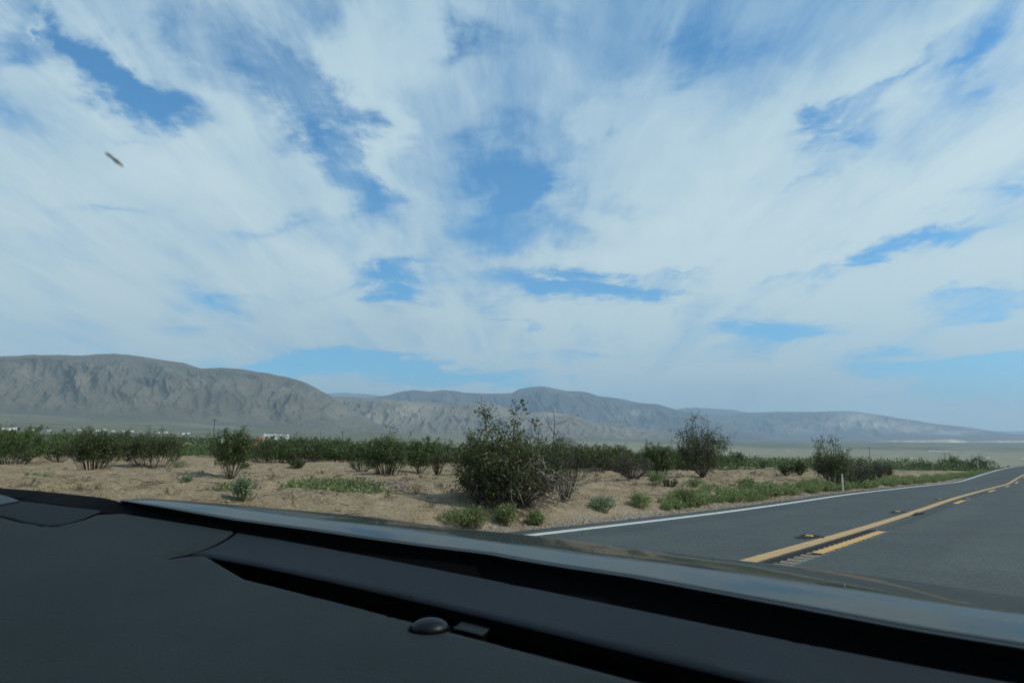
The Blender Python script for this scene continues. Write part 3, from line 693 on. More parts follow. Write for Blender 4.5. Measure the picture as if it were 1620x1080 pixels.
def specific_bushes():
    # column, row of the foot, height and width in pixels of the photo's scale, kind, label
    spec = [
        (893, 790, 92, 62, 'dead', 'bare dark stick shrub standing against the right side of the big bush'),
        (365, 757, 76, 72, 'green', 'rounded green creosote bush on a narrow stem alone on the open sand, left half'),
        (146, 741, 56, 84, 'dense', 'dark creosote bush nearest on the left, touching a low twiggy shrub'),
        (240, 739, 54, 88, 'grey', 'wide creosote bush with grey woody skirt between two dark bushes on the left'),
        (18, 733, 54, 130, 'dense', 'creosote bush cut by the left edge of the view'),
        (92, 732, 30, 50, 'twig', 'low dark twiggy shrub left of the nearest dark bush'),
        (40, 729, 14, 22, 'pale', 'small round grey shrub at the foot of the leftmost bush'),
        (438, 731, 37, 62, 'dense', 'first creosote bush right of the lone rounded one, at the edge of the thicket'),
        (461, 734, 22, 26, 'twig', 'small brown half-dry shrub in front of the thicket edge left of centre'),
        (508, 727, 33, 52, 'dense', 'squat creosote bush at the thicket edge below the far power pole'),
        (540, 726, 30, 32, 'dense', 'dark compact creosote bush just right of the squat one at the thicket edge'),
        (613, 750, 56, 64, 'grey', 'open creosote bush with bare lower stems, left of the big bush'),
        (572, 745, 20, 50, 'twig', 'flat dry twiggy shrub left of the open creosote bush'),
        (664, 749, 52, 62, 'green', 'creosote bush with visible trunk between the open one and the big bush'),
        (692, 751, 34, 26, 'dead', 'small dark dead stump shrub close left of the big bush'),
        (1112, 753, 80, 88, 'vase', 'tall vase-shaped creosote bush with thin grey stems, standing above the right scrub'),
        (1000, 755, 36, 66, 'dry', 'low grey-brown dry shrub with pale twigs right of the big bush'),
        (1040, 752, 46, 52, 'dense', 'dark bush between the low dry shrub and the tall vase-shaped one'),
        (975, 745, 36, 50, 'dense', 'creosote bush behind the low dry shrub right of the big bush'),
        (1163, 742, 26, 34, 'green', 'small bush on the open sand right of the tall vase-shaped bush'),
        (1243, 752, 17, 26, 'green', 'small low green bush on the sand, left one of two'),
        (1266, 751, 22, 26, 'green', 'small low green bush beside a similar smaller one, right one of two'),
        (1206, 740, 12, 22, 'dry', 'little dry shrub on the sandy rise between the vase-shaped bush and two low green ones'),
        (1318, 771, 62, 56, 'vase', 'tall thin-topped bush directly behind the white roadside post'),
        (1345, 768, 42, 66, 'dry', 'tangled grey dry bush right of the white roadside post'),
        (1368, 765, 28, 34, 'grey', 'low yellowish bush at the end of the tangle by the white post'),
        (1397, 757, 27, 34, 'dry', 'round grey dry shrub alone on sand right of the white post'),
        (1457, 741, 20, 28, 'dense', 'small round dark bush half way between the white post and the road bend'),
        (1508, 742, 28, 38, 'dense', 'rounded dark bush near the road bend, left of the widest one'),
        (1546, 738, 26, 52, 'dense', 'widest dark bush near the road bend'),
        (1590, 735, 14, 32, 'dense', 'last low bush beyond the widest one by the road bend'),
        (1060, 770, 12, 26, 'twig', 'tiny dark twig tuft on the wash bank below the tall vase-shaped bush'),
        (470, 741, 12, 26, 'green', 'tiny bright green seedling bush on open sand in front of the thicket'),
    ]
    out = []
    for i, (px, py, hp, wp, kind, lb) in enumerate(spec):
        x, y, z, Y = ground_at(px, py); h, wd = hp / FPX * Y, wp / FPX * Y; s = max(1.0, Y / 18)
        out.append((x, y, max(wd / 2, .5)))
        n = int(10500 * min(1.0, (hp * wp) / 3500) + 350)
        kw = dict(stems=30, nleaf=n, size=.027 * s ** .8, wood_r=.012 * s ** .4, twig_r=.0035 * s ** .6, clump=.05 * max(1, h / 1.6)); wood, leaf = M['wood'], M['leaf']
        if kind == 'dense': kw.update(nleaf=int(n * 1.35), low=.05, stems=44, base_r=.28); wood = M['wood_dark']
        if kind == 'green': kw.update(low=.2, stems=20, base_r=.05); wood = M['wood']
        if kind == 'grey': kw.update(nleaf=int(n * .95), low=.14, stems=52, subs=8, base_r=.26)
        if kind == 'vase': kw.update(nleaf=int(n * .62), low=.22, stems=42, subs=8, lean=1.1, dead=.3, base_r=.03, tall=4)
        if kind == 'dead': kw.update(nleaf=60, dead=.9, stems=26, subs=6, base_r=.1); wood = M['wood_dark']
        if kind == 'twig': kw.update(nleaf=int(n * .25), dead=.5, stems=26); wood = M['wood_dark']
        if kind == 'dry': kw.update(nleaf=int(n * .10), dead=.75, stems=60, subs=9); wood = M['wood']
        if kind == 'pale': kw.update(nleaf=900, low=.05); leaf = M['leaf_pale']
        Wm, Lf = grow(100 + i, h, wd, **kw)
        bush({'dead': 'dead_shrub', 'dry': 'dry_shrub', 'twig': 'twiggy_shrub', 'pale': 'grey_shrub'}.get(kind, 'creosote_bush'), Wm, Lf, (x, y, z), wood, leaf, label=lb, cat='bush' if kind in ('green', 'dense', 'grey', 'vase') else 'shrub')
    return out


taken = specific_bushes() + [(HERO[0], HERO[1], 1.5)]


def thicket():
    g = np.random.default_rng(21); protos = []
    for i in range(9):
        h = 1.0; wd = [1.25, 1.5, 1.1, 1.35, 1.6, 1.2, 1.3, 1.45, 1.15][i]
        kw = dict(stems=22, nleaf=int([1500, 1700, 1300, 1600, 1500, 900, 1500, 1700, 1200][i] * 1.9), size=.040, wood_r=.012, twig_r=.005, subs=5, clump=.05, base_r=[.3, .15, .25, .2, .35, .1, .25, .3, .2][i], low=[.04, .12, .06, .18, .03, .3, .1, .05, .15][i], tall=[0, 0, 1, 0, 0, 2, 0, 1, 0][i])
        if i == 5: kw['dead'] = .3
        protos.append(grow(300 + i, h, wd, **kw))
    # foot points: outside the open sand, farther ones closer together in the view
    pts = []; tk = np.array(taken); nc = 26000
    ca_ = np.radians(g.uniform(-40, 40, nc)); cr = 25 + (92 - 25) * g.uniform(0, 1, nc) ** .8; cxx, cyv = cr * np.sin(ca_), cr * np.cos(ca_); czz = terrain(cxx, cyv); ss_, ll_ = sl(cxx, cyv); lo_ = ll_ - lat_off(ss_)
    cpx = 810 + FPX * cxx / cyv; cpy = 697 - (czz - EYE) / cyv * FPX
    lim = np.interp(cpx, [0, 60, 200, 330, 420, 520, 700, 900, 1000, 1060, 1150, 1200, 1290, 1400, 1480, 1620], [731, 721, 724, 719, 733, 730, 735, 743, 748, 744, 741, 726, 731, 731, 730, 728])
    ok = (lo_ > 11.5 + np.maximum(0, ss_ - 30) * .02) & (cpy < lim)
    for x, y, z, r in zip(cxx[ok], cyv[ok], czz[ok], cr[ok]):
        if len(pts) >= 272: break
        if np.any((tk[:, 0] - x) ** 2 + (tk[:, 1] - y) ** 2 < (tk[:, 2] + .8) ** 2): continue
        if any((x - q[0]) ** 2 + (y - q[1]) ** 2 < (1.35 + r * .004) ** 2 for q in pts): continue
        pts.append((x, y, z, r))
    marks = [(20, 'leftmost bush'), (92, 'low twiggy shrub'), (146, 'nearest left dark bush'), (240, 'wide woody-skirted bush'), (300, 'brightest far house'), (337, 'tallest pole'), (365, 'lone rounded bush'), (436, 'white trailer'), (508, 'squat bush'),
             (541, 'thicket pole'), (613, 'open bare-stemmed bush'), (664, 'bush with visible trunk'), (800, 'big roadside bush'), (905, 'small dark butte'), (1000, 'low grey dry shrub'), (1112, 'vase-shaped bush'), (1206, 'little dry shrub'),
             (1266, 'pair of low green bushes'), (1334, 'white post'), (1397, 'round grey shrub'), (1457, 'small round dark bush'), (1546, 'widest bend bush')]
    used = set()
    env = lambda q: np.interp(q, [0, 200, 330, 395, 470, 560, 700, 900, 1000, 1160, 1250, 1400, 1480, 1620], [684, 685, 690, 694, 694, 695, 698, 705, 708, 715, 716, 720, 721, 723])
    first = {}
    for i, (x, y, z, r) in enumerate(pts):
        k = int(g.integers(0, 9)); s = g.uniform(1.25, 2.05) * (1 if r < 60 else 1.08); side = int(x / y > 0); px = 810 + FPX * x / y; rz = g.uniform(0, 6.28)
        top = EYE + (697 - float(env(px)) + g.uniform(-4, 5 if not 395 < px < 465 else 0)) / FPX * y - z; s = max(.8, min(s * (1.1 if k == 5 else 1), top / (1.12 if k in (2, 5, 7) else 1.0)))
        sc = (s * g.uniform(.9, 1.15), s * g.uniform(.9, 1.15), s)
        if k not in first:
            Wm, Lf = protos[k]; e = bush('creosote_bush', Wm, Lf, (x, y, z - .03), M['wood'] if k % 3 else M['wood_dark'], M['leaf'], rz); e.scale = sc; first[k] = e
        else: e = copy_tree(first[k], (x, y, z - .03), rz, sc)
        w_ = sc[0] / s
        h_ = 'tall' if s > 1.75 else 'low' if s < 1.45 else 'mid-sized'; b_ = 'broad' if w_ > 1.03 else 'narrow'; r_ = 'ragged' if k % 2 else 'rounded'
        for look in (h_, b_, r_, h_ + ' ' + b_, h_ + ' ' + r_, b_ + ' ' + r_, 'leafy ' + h_, 'leafy ' + b_, 'dark ' + h_, 'dark ' + b_, 'dark ' + r_):
            row = 'front' if r < 46 else 'middle' if r < 66 else 'back'; m_ = min(marks, key=lambda q: abs(q[0] - px)); dx = px - m_[0]
            where = ('left of' if dx < -12 else 'right of' if dx > 12 else 'behind'); lb = f'{look} creosote bush, {row} of scrub, {where} the {m_[1]}'
            if lb not in used: break
        used.add(lb)
        tag(e, lb, 'bush', 'creosote bushes left of the big bush' if not side else 'creosote bushes right of the big bush')
    # the far scrub that reads as one mass
    n = 12500; a = np.radians(g.uniform(-44, 44, n)); r = 74 * (1500 / 74) ** (g.uniform(0, 1, n) ** .9); x, y = r * np.sin(a), r * np.cos(a)
    s, l = sl(x, y); keep = (l - lat_off(s) > 14); x, y, r = x[keep], y[keep], r[keep]; z = terrain(x, y); n = len(x)
    q = 44; P = g.normal(size=(n, q, 3)); P /= np.linalg.norm(P, axis=2)[:, :, None]; P *= g.uniform(.35, 1, (n, q, 1)) ** .5
    hh = g.uniform(1.2, 2.1, n)
    hh = np.minimum(hh, (EYE + (697 - env(810 + FPX * x / y) + g.uniform(-3, 3, n)) / FPX * y - z) * .95); kp = hh > .45; P, hh, x, y, z, r = P[kp], hh[kp], x[kp], y[kp], z[kp], r[kp]
    P = P * np.array([1.0, 1.0, .5]) * (hh * .8)[:, None, None]; P[:, :, 2] += (hh * .55)[:, None]; P += np.stack([x, y, z], 1)[:, None]
    V, F = leaf_quads(P.reshape(-1, 3), .34, g, stretch=1.2)
    sz = np.repeat(np.clip(r / 230, .42, 3.2), q); Cn = P.reshape(-1, 1, 3); V = (Cn + (V.reshape(-1, 4, 3) - Cn) * sz[:, None, None]).reshape(-1, 3)
    tag(obj('scrub', V, F, M['leaf']), 'far belt of dark green desert scrub', 'scrub', kind='stuff')


thicket()


def weeds():
    g = np.random.default_rng(31)
    def clump(seed, h, wd, n=900, size=.035, stems=60):
        return grow(seed, h, wd, stems, n, size, subs=3, clump=.02 + h * .05, low=.0, twig_r=.002, wood_r=.003, lean=1.15, base_r=.2)
    spec = [(722, 829, 22, 66, 'feathery green weed clump nearest the hood, left of three by the gravel edge'), (752, 834, 30, 46, 'roundest green weed clump in front of the big bush'),
            (800, 830, 30, 38, 'green weed clump on the gravel between two others under the big bush'), (848, 830, 20, 24, 'smallest green weed clump in front of the big bush at the asphalt corner'),
            (952, 808, 20, 42, 'low grey-green weed clump right of the bare stick shrub'), (1013, 804, 24, 34, 'green weed clump where the roadside weed strip begins'),
            (1084, 799, 28, 36, 'taller green weed clump in front of the roadside weed strip'), (382, 792, 34, 20, 'small upright pale green weed alone on sand above the hood'),
            (284, 739, 12, 24, 'pale green cushion plant beside the lone rounded bush'), (297, 761, 7, 12, 'tiny pale green cushion plant on open sand'), (1099, 770, 12, 20, 'pale weed tuft on the sand below the tall vase-shaped bush'),
            (1040, 765, 18, 30, 'olive weed clump on top of the wash bank')]
    for i, (px, py, hp, wp, lb) in enumerate(spec):
        x, y, z, Y = ground_at(px, py); h, wd = hp / FPX * Y, wp / FPX * Y
        Wm, Lf = clump(500 + i, h, wd, 1500 if hp > 15 else 500, .024)
        bush('weed_clump', Wm, Lf, (x, y, z), M['weed'], M['leaf_pale'] if i in (4, 7, 8, 9) else M['weed'], label=lb, cat='weed')
    # the green strip that runs along the asphalt: nobody could count its stalks
    Vs, Fs, n = [], [], 0
    protos = [clump(600 + i, .30, .55, 420, .03, 26) for i in range(5)]
    ss = []
    s = 17.2
    while s < 120:
        dens = .16 if s < 60 else .3
        hmul = np.interp(s, [17, 20, 23, 40, 60, 120], [.6, .85, 1.0, .95, 1.0, 1.15]) * (.75 + .5 * abs(math.sin(s * .9) * math.cos(s * .37)))
        gap = math.sin(s * .55 + 1) * math.cos(s * .21) < -.86
        for _ in range(2):
            if gap and g.uniform() < .8: continue
            l = 8.15 + float(lat_off(s)) + abs(g.normal()) * .32 + .1 * math.sin(s); x, y = xy(s + g.uniform(-.2, .2), l)
            (wv, wf), (lv, lf) = protos[int(g.integers(0, 5))]; a = g.uniform(0, 6.28); k = hmul * g.uniform(.75, 1.3); Rm = np.array([[math.cos(a), -math.sin(a), 0], [math.sin(a), math.cos(a), 0], [0, 0, 1]])
            z = tz(x, y)
            for v, f in ((wv, wf), (lv, lf)):
                Vs.append((v * k) @ Rm.T + np.array([x, y, z - .02])); Fs.append(f + n); n += len(v)
        s += dens
    tag(obj('roadside_weeds', np.concatenate(Vs), np.concatenate(Fs), M['weed']), 'bright green strip of weeds along the far asphalt edge', 'weeds', kind='stuff')
    # creeping plants and flowers on the sand
    def patch(name, mat, spots, size, n, label, hgt=.05):
        P = []
        for px, py, rx, ry, k in spots:
            x, y, z, Y = ground_at(px, py); q = g.normal(size=(int(n * k), 2)) * .5; X = x + q[:, 0] * rx / FPX * Y; Yy = y + q[:, 1] * ry
            P.append(np.stack([X, Yy, terrain(X, Yy) + g.uniform(0, hgt, len(X))], 1))
        V, F = leaf_quads(np.concatenate(P), size, g); tag(obj(name, V, F, mat), label, 'ground cover', kind='stuff')
    patch('ground_cover', M['weed'], [(490, 766, 40, .7, 1.2), (530, 771, 50, .8, 1.6), (575, 774, 40, .6, 1), (60, 752, 30, .5, .3), (365, 771, 30, .4, .3), (1110, 765, 40, .5, .3), (700, 752, 20, .4, .2), (1170, 770, 50, .5, .3), (820, 768, 50, .6, .3)], .045, 900,
          'creeping green plants spread over the open sand', .06)
    patch('purple_flowers', M['flower_p'], [(585, 772, 30, .5, 1), (640, 770, 34, .4, 1), (620, 771, 20, .4, .5)], .022, 260, 'pale purple wildflowers in a low patch left of the big bush', .07)
    patch('yellow_flowers', M['flower_y'], [(658, 772, 9, .3, .6), (563, 766, 8, .3, .3), (94, 771, 14, .4, .35), (118, 767, 8, .3, .2), (165, 746, 8, .3, .2), (278, 729, 8, .3, .2)], .022, 260, 'small yellow wildflowers dotted on the sand', .06)
    # twigs, clods and pebbles lying about
    P = []
    for i in range(3400):
        s = g.uniform(-24, 50); l = 8.6 + abs(g.normal()) * 15; x, y = xy(s, l)
        if y < 5: continue
        a = g.uniform(0, 6.28); ln = g.uniform(.08, .5); d = np.array([math.cos(a), math.sin(a), 0]); t = np.linspace(0, 1, 4)[:, None]
        Q = np.array([x, y, 0]) + t * d * ln + g.normal(size=(4, 3)) * .03; Q[:, 2] = terrain(Q[:, 0], Q[:, 1]) + .012 + abs(g.normal(size=4)) * .012
        P.append((Q, np.full(4, g.uniform(.003, .007))))
    tag(obj('dead_twigs', *tube_arr(P, 3), M['wood_dark']), 'dry twigs scattered on the sand', 'twigs', kind='stuff')
    Vs, Fs, m0 = [], [], 0; pr = [grow(700 + i, .13, .34, 12, 60, .02, subs=3, clump=.02, low=0, twig_r=.0022, wood_r=.003, dead=.5) for i in range(4)]
    for i in range(620):
        s = g.uniform(-24, 55); l = 9 + abs(g.normal()) * 14; x, y = xy(s, l)
        if y < 6: continue
        z = tz(x, y); k = g.uniform(.35, 1.15); a = g.uniform(0, 6.28); Rm = np.array([[math.cos(a), -math.sin(a), 0], [math.sin(a), math.cos(a), 0], [0, 0, 1]])
        for v, f in pr[i % 4]: Vs.append((v * k) @ Rm.T + np.array([x, y, z])); Fs.append(f + m0); m0 += len(v)
    tag(obj('dry_tufts', np.concatenate(Vs), np.concatenate(Fs), simple('dry stalks', (.11, .095, .055), .9, var=.4, vscale=2)), 'small dry tufts dotted over the open sand', 'dry tufts', kind='stuff')
    n = 7500; s = g.uniform(-22, 60, n); l = np.where(g.uniform(size=n) < .6, 7.5 + abs(g.normal(size=n)) * .35, 8.5 + abs(g.normal(size=n)) * 10); x, y = xy(s, l + lat_off(s))
    z = terrain(x, y); oc = np.array([[1, 0, 0], [0, 1, 0], [-1, 0, 0], [0, -1, 0], [0, 0, .6], [0, 0, -.5]], float)
    r = (.008 + g.exponential(.010, n)).clip(0, .06); J = 1 + g.uniform(-.35, .35, (n, 6, 3)); V = np.stack([x, y, z + r * .2], 1)[:, None] + oc[None] * J * r[:, None, None]
    f = np.array([[0, 1, 4], [1, 2, 4], [2, 3, 4], [3, 0, 4], [1, 0, 5], [2, 1, 5], [3, 2, 5], [0, 3, 5]]); F = (np.arange(n)[:, None, None] * 6 + f[None]).reshape(-1, 3)
    tag(obj('pebbles', V.reshape(-1, 3), F, simple('pebble', (.21, .165, .12), .9, var=.5, vscale=3)), 'pebbles and clods along the asphalt edge and on the sand', 'pebbles', kind='stuff')


weeds()


# ------------------------------------------------------------------ made things in the landscape
def marker_post():
    x, y, z, Y = ground_at(1334, 777.5); e = empty('marker_post', (x, y, z), -AZ, label='thin white marker post standing in the weeds at the road edge', cat='post')
    whitep = simple('white plastic', (.74, .69, .64), .6, var=.12, vscale=9)
    b = MB(); b.box(-.03, .03, -.012, .012, -.1, .80); b.box(-.006, .006, -.02, -.0125, 0, .79); b.build('post', whitep, e, bevel=.003)
    b = MB(); b.box(-.024, .024, -.0165, -.0125, .66, .76) ; b.build('reflector', simple('reflector', (.55, .40, .34), .3), e)
    b = MB(); b.box(-.034, .034, -.016, .016, .80, .815); b.build('cap', whitep, e)


marker_post()


def far_spot(px, dist):
    d = px_dir(px, 697); d = d / math.hypot(d[0], d[1]); return d[0] * dist, d[1] * dist, tz(d[0] * dist, d[1] * dist)


def poles():
    wd = simple('pole wood', (.035, .03, .026), .9)
    for px, dist, h, lb in ((337.5, 330, 11.5, 'tallest dark utility pole left of the white trailer'), (541.5, 420, 9.5, 'utility pole over the thicket left of the big bush'), (507, 700, 11, 'faint utility pole between the white trailer and the nearer pole'),
                            (608, 640, 10.5, 'thin distant utility pole just left of the big bush'), (693, 760, 12, 'thin distant pole rising beside the big bush crown'), (978, 560, 11, 'thin distant pole right of the big bush'), (1155, 640, 13.5, 'faint pole beside the tall vase-shaped bush'), (1374, 560, 15.5, 'lone utility pole on the valley side above the round grey shrub')):
        x, y, z = far_spot(px, dist); e = empty('utility_pole', (x, y, z), R(20), label=lb, cat='utility pole', group='utility poles crossing the scrub')
        h = h + 2
        b = MB(); b.tube([(0, 0, -.5), (0, 0, h)], [.17, .12], 8); b.build('pole', wd, e)
        b = MB(); b.box(-1.15, 1.15, -.06, .06, h - .9, h - .76)
        for q in (-1.05, -.5, .5, 1.05): b.tube([(q, 0, h - .76), (q, 0, h - .55)], .05, 6)
        b.build('crossarm', wd, e)


poles()


def trailer():
    dist = 250; x, y, z = far_spot(436, dist); yaw = -math.atan2(x, y) + R(8)
    zt = EYE + (697 - 687.0) / FPX * y
    e = empty('travel_trailer', (x, y, z), yaw, label='long white travel trailer parked beyond the thicket, with dark windows', cat='trailer')
    h = zt - z; Lh = 4.3; wht = simple('white aluminium', (.44, .46, .48), .45, var=.06, vscale=.8)
    z0 = max(.7, h - 2.9)
    b = MB(); n = 6; prof = [(-Lh, z0), (Lh - .2, z0), (Lh, z0 + .5), (Lh - .15, h), (-Lh + .3, h), (-Lh, h - .6)]
    b.add([(a, -1.2, c) for a, c in prof] + [(a, 1.2, c) for a, c in prof], [[0, 1, 2, 3, 4, 5], [11, 10, 9, 8, 7, 6]] + [[i, i + n, (i + 1) % n + n, (i + 1) % n] for i in range(n)])
    b.build('body', wht, e, bevel=.08)
    dk = simple('dark glass', (.02, .025, .03), .15)
    for a0, a1 in ((-3.5, -2.6), (-1.7, -.6), (1.2, 1.9)):
        b = MB(); b.box(a0, a1, -1.225, -1.2, h - 1.45, h - .75); b.build('window', dk, e)
    b = MB(); b.box(2.5, 3.2, -1.22, -1.2, h - 2.3, h - .4); b.build('door', simple('off white door', (.5, .5, .5), .5), e)
    for a in (-.3, .4):
        b = MB(); b.tube([(a, -1.18, .35), (a, -.98, .35)], .34, 16); b.build('wheel', simple('tyre rubber', (.02, .02, .02), .9), e)
    for q0, q1, q2 in ((-3.9, -3.3, .28), (-.9, -.2, .26)): b = MB(); b.box(q0, q1, -.4, .4, h, h + q2); b.build('roof_unit', wht, e, bevel=.04)
    b = MB(); b.box(-4.3, -4.27, -.1, .1, .1, z0); b.box(-5.2, -4.3, -.06, .06, z0 - .1, z0); b.build('hitch', dk, e)
    # the orange digger beside it
    x2, y2, z2 = far_spot(405, 245); zt2 = EYE + (697 - 690.5) / FPX * y2 - z2; og = simple('orange paint', (.50, .17, .05), .5, var=.15, vscale=2)
    e = empty('loader_tractor', (x2, y2, z2), yaw, label='small orange tractor parked at the left end of the white trailer', cat='tractor')
    s = zt2 / 2.3
    b = MB(); b.box(-1.5 * s, .3 * s, -.5, .5, .7 * s, 1.45 * s); b.build('hood', og, e, bevel=.08)
    b = MB(); b.box(.35 * s, 1.6 * s, -.6, .6, .8 * s, 1.25 * s); b.box(.4 * s, 1.5 * s, -.65, .65, 2.1 * s, 2.3 * s); b.box(.4 * s, .5 * s, -.6, -.5, 1.25 * s, 2.1 * s); b.box(1.4 * s, 1.5 * s, -.6, -.5, 1.25 * s, 2.1 * s); b.box(.4 * s, .5 * s, .5, .6, 1.25 * s, 2.1 * s); b.box(1.4 * s, 1.5 * s, .5, .6, 1.25 * s, 2.1 * s)
    b.build('cab', og, e, bevel=.03)
    for a, r in ((-1.1 * s, .5 * s), (1.1 * s, .75 * s)):
        for q in (-.85, .6): b = MB(); b.tube([(a, q, r), (a, q + .25, r)], r, 18); b.build('wheel', simple('tyre rubber', (.02, .02, .02), .9), e)
    b = MB(); b.box(-2.6 * s, -2.1 * s, -.8, .8, .5 * s, 1.3 * s); b.box(-2.2 * s, -1.0 * s, -.7, -.6, .9 * s, 1.05 * s); b.box(-2.2 * s, -1.0 * s, .6, .7, .9 * s, 1.05 * s); b.build('bucket', og, e)
    x3, y3, z3 = far_spot(358, 255); e = empty('parked_car', (x3, y3, z3), yaw, label='pale car roof showing over the scrub near the tallest pole', cat='car'); hz = EYE + (697 - 690) / FPX * y3 - z3
    b = MB(); b.box(-1.8, 1.8, -.8, .8, .3, hz - .55); b.build('body', wht, e, bevel=.15)
    b = MB(); q = [(-1.2, hz - .55), (1.3, hz - .55), (.8, hz), (-.7, hz)]; b.add([(a, -.7, c) for a, c in q] + [(a, .7, c) for a, c in q], [[0, 1, 2, 3], [7, 6, 5, 4]] + [[i, i + 4, (i + 1) % 4 + 4, (i + 1) % 4] for i in range(4)]); b.build('cabin', simple('light roof', (.45, .5, .52), .3), e, bevel=.05)


trailer()


def houses():
    cols = [(.62, .60, .56), (.72, .72, .70), (.48, .42, .34), (.66, .64, .62), (.30, .26, .22)]
    wm = [simple('house wall', c, .85, var=.1, vscale=.5) for c in cols]; rm = [simple('house roof', c, .8, var=.15, vscale=.5) for c in ((.60, .58, .56), (.24, .17, .13), (.66, .66, .66))]
    dk = simple('window glass', (.03, .035, .04), .2)
    spec = [(8, 1500, 19, 1, 'leftmost pale flat house at the left edge below the mountain'), (20, 1550, 13, 3, 'second pale house from the left edge below the mountain'), (50, 1500, 9, 0, 'small house between the far left pair and the bright gabled one'), (76, 1480, 8, 1, 'bright white gabled house left of the scattered town'),
            (124, 1600, 9, 3, 'low white house in line with the foot of the mountain, left of a close pair'), (154, 1600, 11, 1, 'bright white house, left of a close pair in the far town'), (164, 1720, 12, 3, 'pale house, right of a close pair in the far town'), (178, 1600, 8, 0, 'small grey house just right of the close pair'),
            (193, 1640, 7, 1, 'tiny white house left of the middle of the far town'), (208, 1640, 9, 3, 'low pale house in the middle of the far town'), (222, 1700, 8, 2, 'tan house in the middle of the far town'), (249, 1600, 8, 1, 'white house right of the middle of the far town'),
            (262, 1650, 9, 0, 'grey-roofed house right of the middle of the far town'), (279, 1600, 8, 2, 'brown house left of the brightest house'), (290, 1500, 9, 1, 'brightest white house near the right end of the far town'), (298, 1560, 7, 3, 'small white shed right of the brightest house'),
            (562, 900, 5, 2, 'low brown shed over the thicket left of the big bush'), (590, 900, 5, 1, 'low white shed over the thicket left of the big bush'),
            (1245, 3300, 16, 1, 'white dot of a house on the valley floor above the vase-shaped bush'), (1483, 3600, 26, 1, 'long white building on the pale strip far out in the valley'), (1497, 3650, 22, 3, 'pale building beside the long white one far out in the valley'),
            (1518, 3600, 30, 1, 'bright white building right of the long one far out in the valley'), (1470, 3700, 18, 0, 'small building at the left end of the pale valley strip'), (1618, 2600, 26, 1, 'white building at the right edge of the valley'), (1560, 2600, 10, 3, 'tiny pale house on the valley floor near the right edge'),
            (1440, 2300, 8, 1, 'tiny white shed on the valley floor above the dark bushes'), (1300, 3100, 12, 3, 'tiny pale shed on the valley floor left of centre right')]
    for px, d, wd, k, lb in spec:
        x, y, z = far_spot(px, d); h = 1.9; hw = wd * .32; hd = 3.0; rt = .9
        e = empty('house', (x, y, z), -math.atan2(x, y) + R((px * 7) % 30 - 15), label=lb, cat='house', group='far houses')
        b = MB(); b.box(-hw, hw, -hd, hd, -1, h)
        b.add([(-hw, -hd, h), (-hw, hd, h), (-hw, 0, h + rt), (hw, -hd, h), (hw, hd, h), (hw, 0, h + rt)], [[0, 1, 2], [3, 5, 4]]); b.build('wall', wm[k], e)
        b = MB(); b.add([(-hw - .5, -hd - .5, h - .1), (hw + .5, -hd - .5, h - .1), (hw + .5, 0, h + rt + .1), (-hw - .5, 0, h + rt + .1), (hw + .5, hd + .5, h - .1), (-hw - .5, hd + .5, h - .1)], [[0, 1, 2, 3], [3, 2, 4, 5]])
        b.build('roof', rm[0 if k == 0 else (2 if k in (1, 3) else 1)], e)
        if wd >= 7:
            for q in (-.55, .45): b = MB(); b.box(q * hw - .6, q * hw + .6, -hd - .06, -hd, 1.0, 2.2); b.build('window', dk, e)
    # round dark garden trees among the far left houses
    g = np.random.default_rng(8)
    for px, d, h, lb in ((62, 1440, 9, 'dark round tree beside the bright gabled house, taller one of two'), (56, 1450, 6, 'dark round tree beside the bright gabled house, smaller one of two'), (28, 1480, 5, 'low dark tree among the houses at the far left'), (100, 1480, 4.5, 'low dark tree right of the bright gabled house')):
        x, y, z = far_spot(px, d); e = empty('tree', (x, y, z), 0, label=lb, cat='tree')
        b = MB(); b.tube([(0, 0, -.5), (.1, 0, h * .5)], [.3, .15], 7); b.build('trunk', M['wood'], e)
        P = g.normal(size=(700, 3)); P /= np.linalg.norm(P, axis=1)[:, None]; P *= g.uniform(.3, 1, (700, 1)) ** .4 * np.array([h * .42, h * .42, h * .38]); P[:, 2] += h * .6
        P += .3 * np.sin(P[:, [1, 2, 0]] * 2.1) ; V, F = leaf_quads(P, .8, g); obj('crown', V, F, M['leaf'], e)
    # the pale bare strip of ground the valley buildings stand on
    A = [far_spot(1472, 3450), far_spot(1540, 3450), far_spot(1530, 3900), far_spot(1466, 3900)]
    n, m = 14, 8; V = []
    for i in range(n):
        for j in range(m):
            u, v = i / (n - 1), j / (m - 1); p = np.array(A[0]) * (1 - u) * (1 - v) + np.array(A[1]) * u * (1 - v) + np.array(A[2]) * u * v + np.array(A[3]) * (1 - u) * v
            V.append((p[0], p[1], tz(p[0], p[1]) + 1.2))
    tag(obj('bare_ground', V, gridF(n, m)[:, ::-1], simple('pale earth', (.50, .45, .38), .95)), 'pale bare strip of ground around the valley buildings', 'ground', kind='structure')


houses()


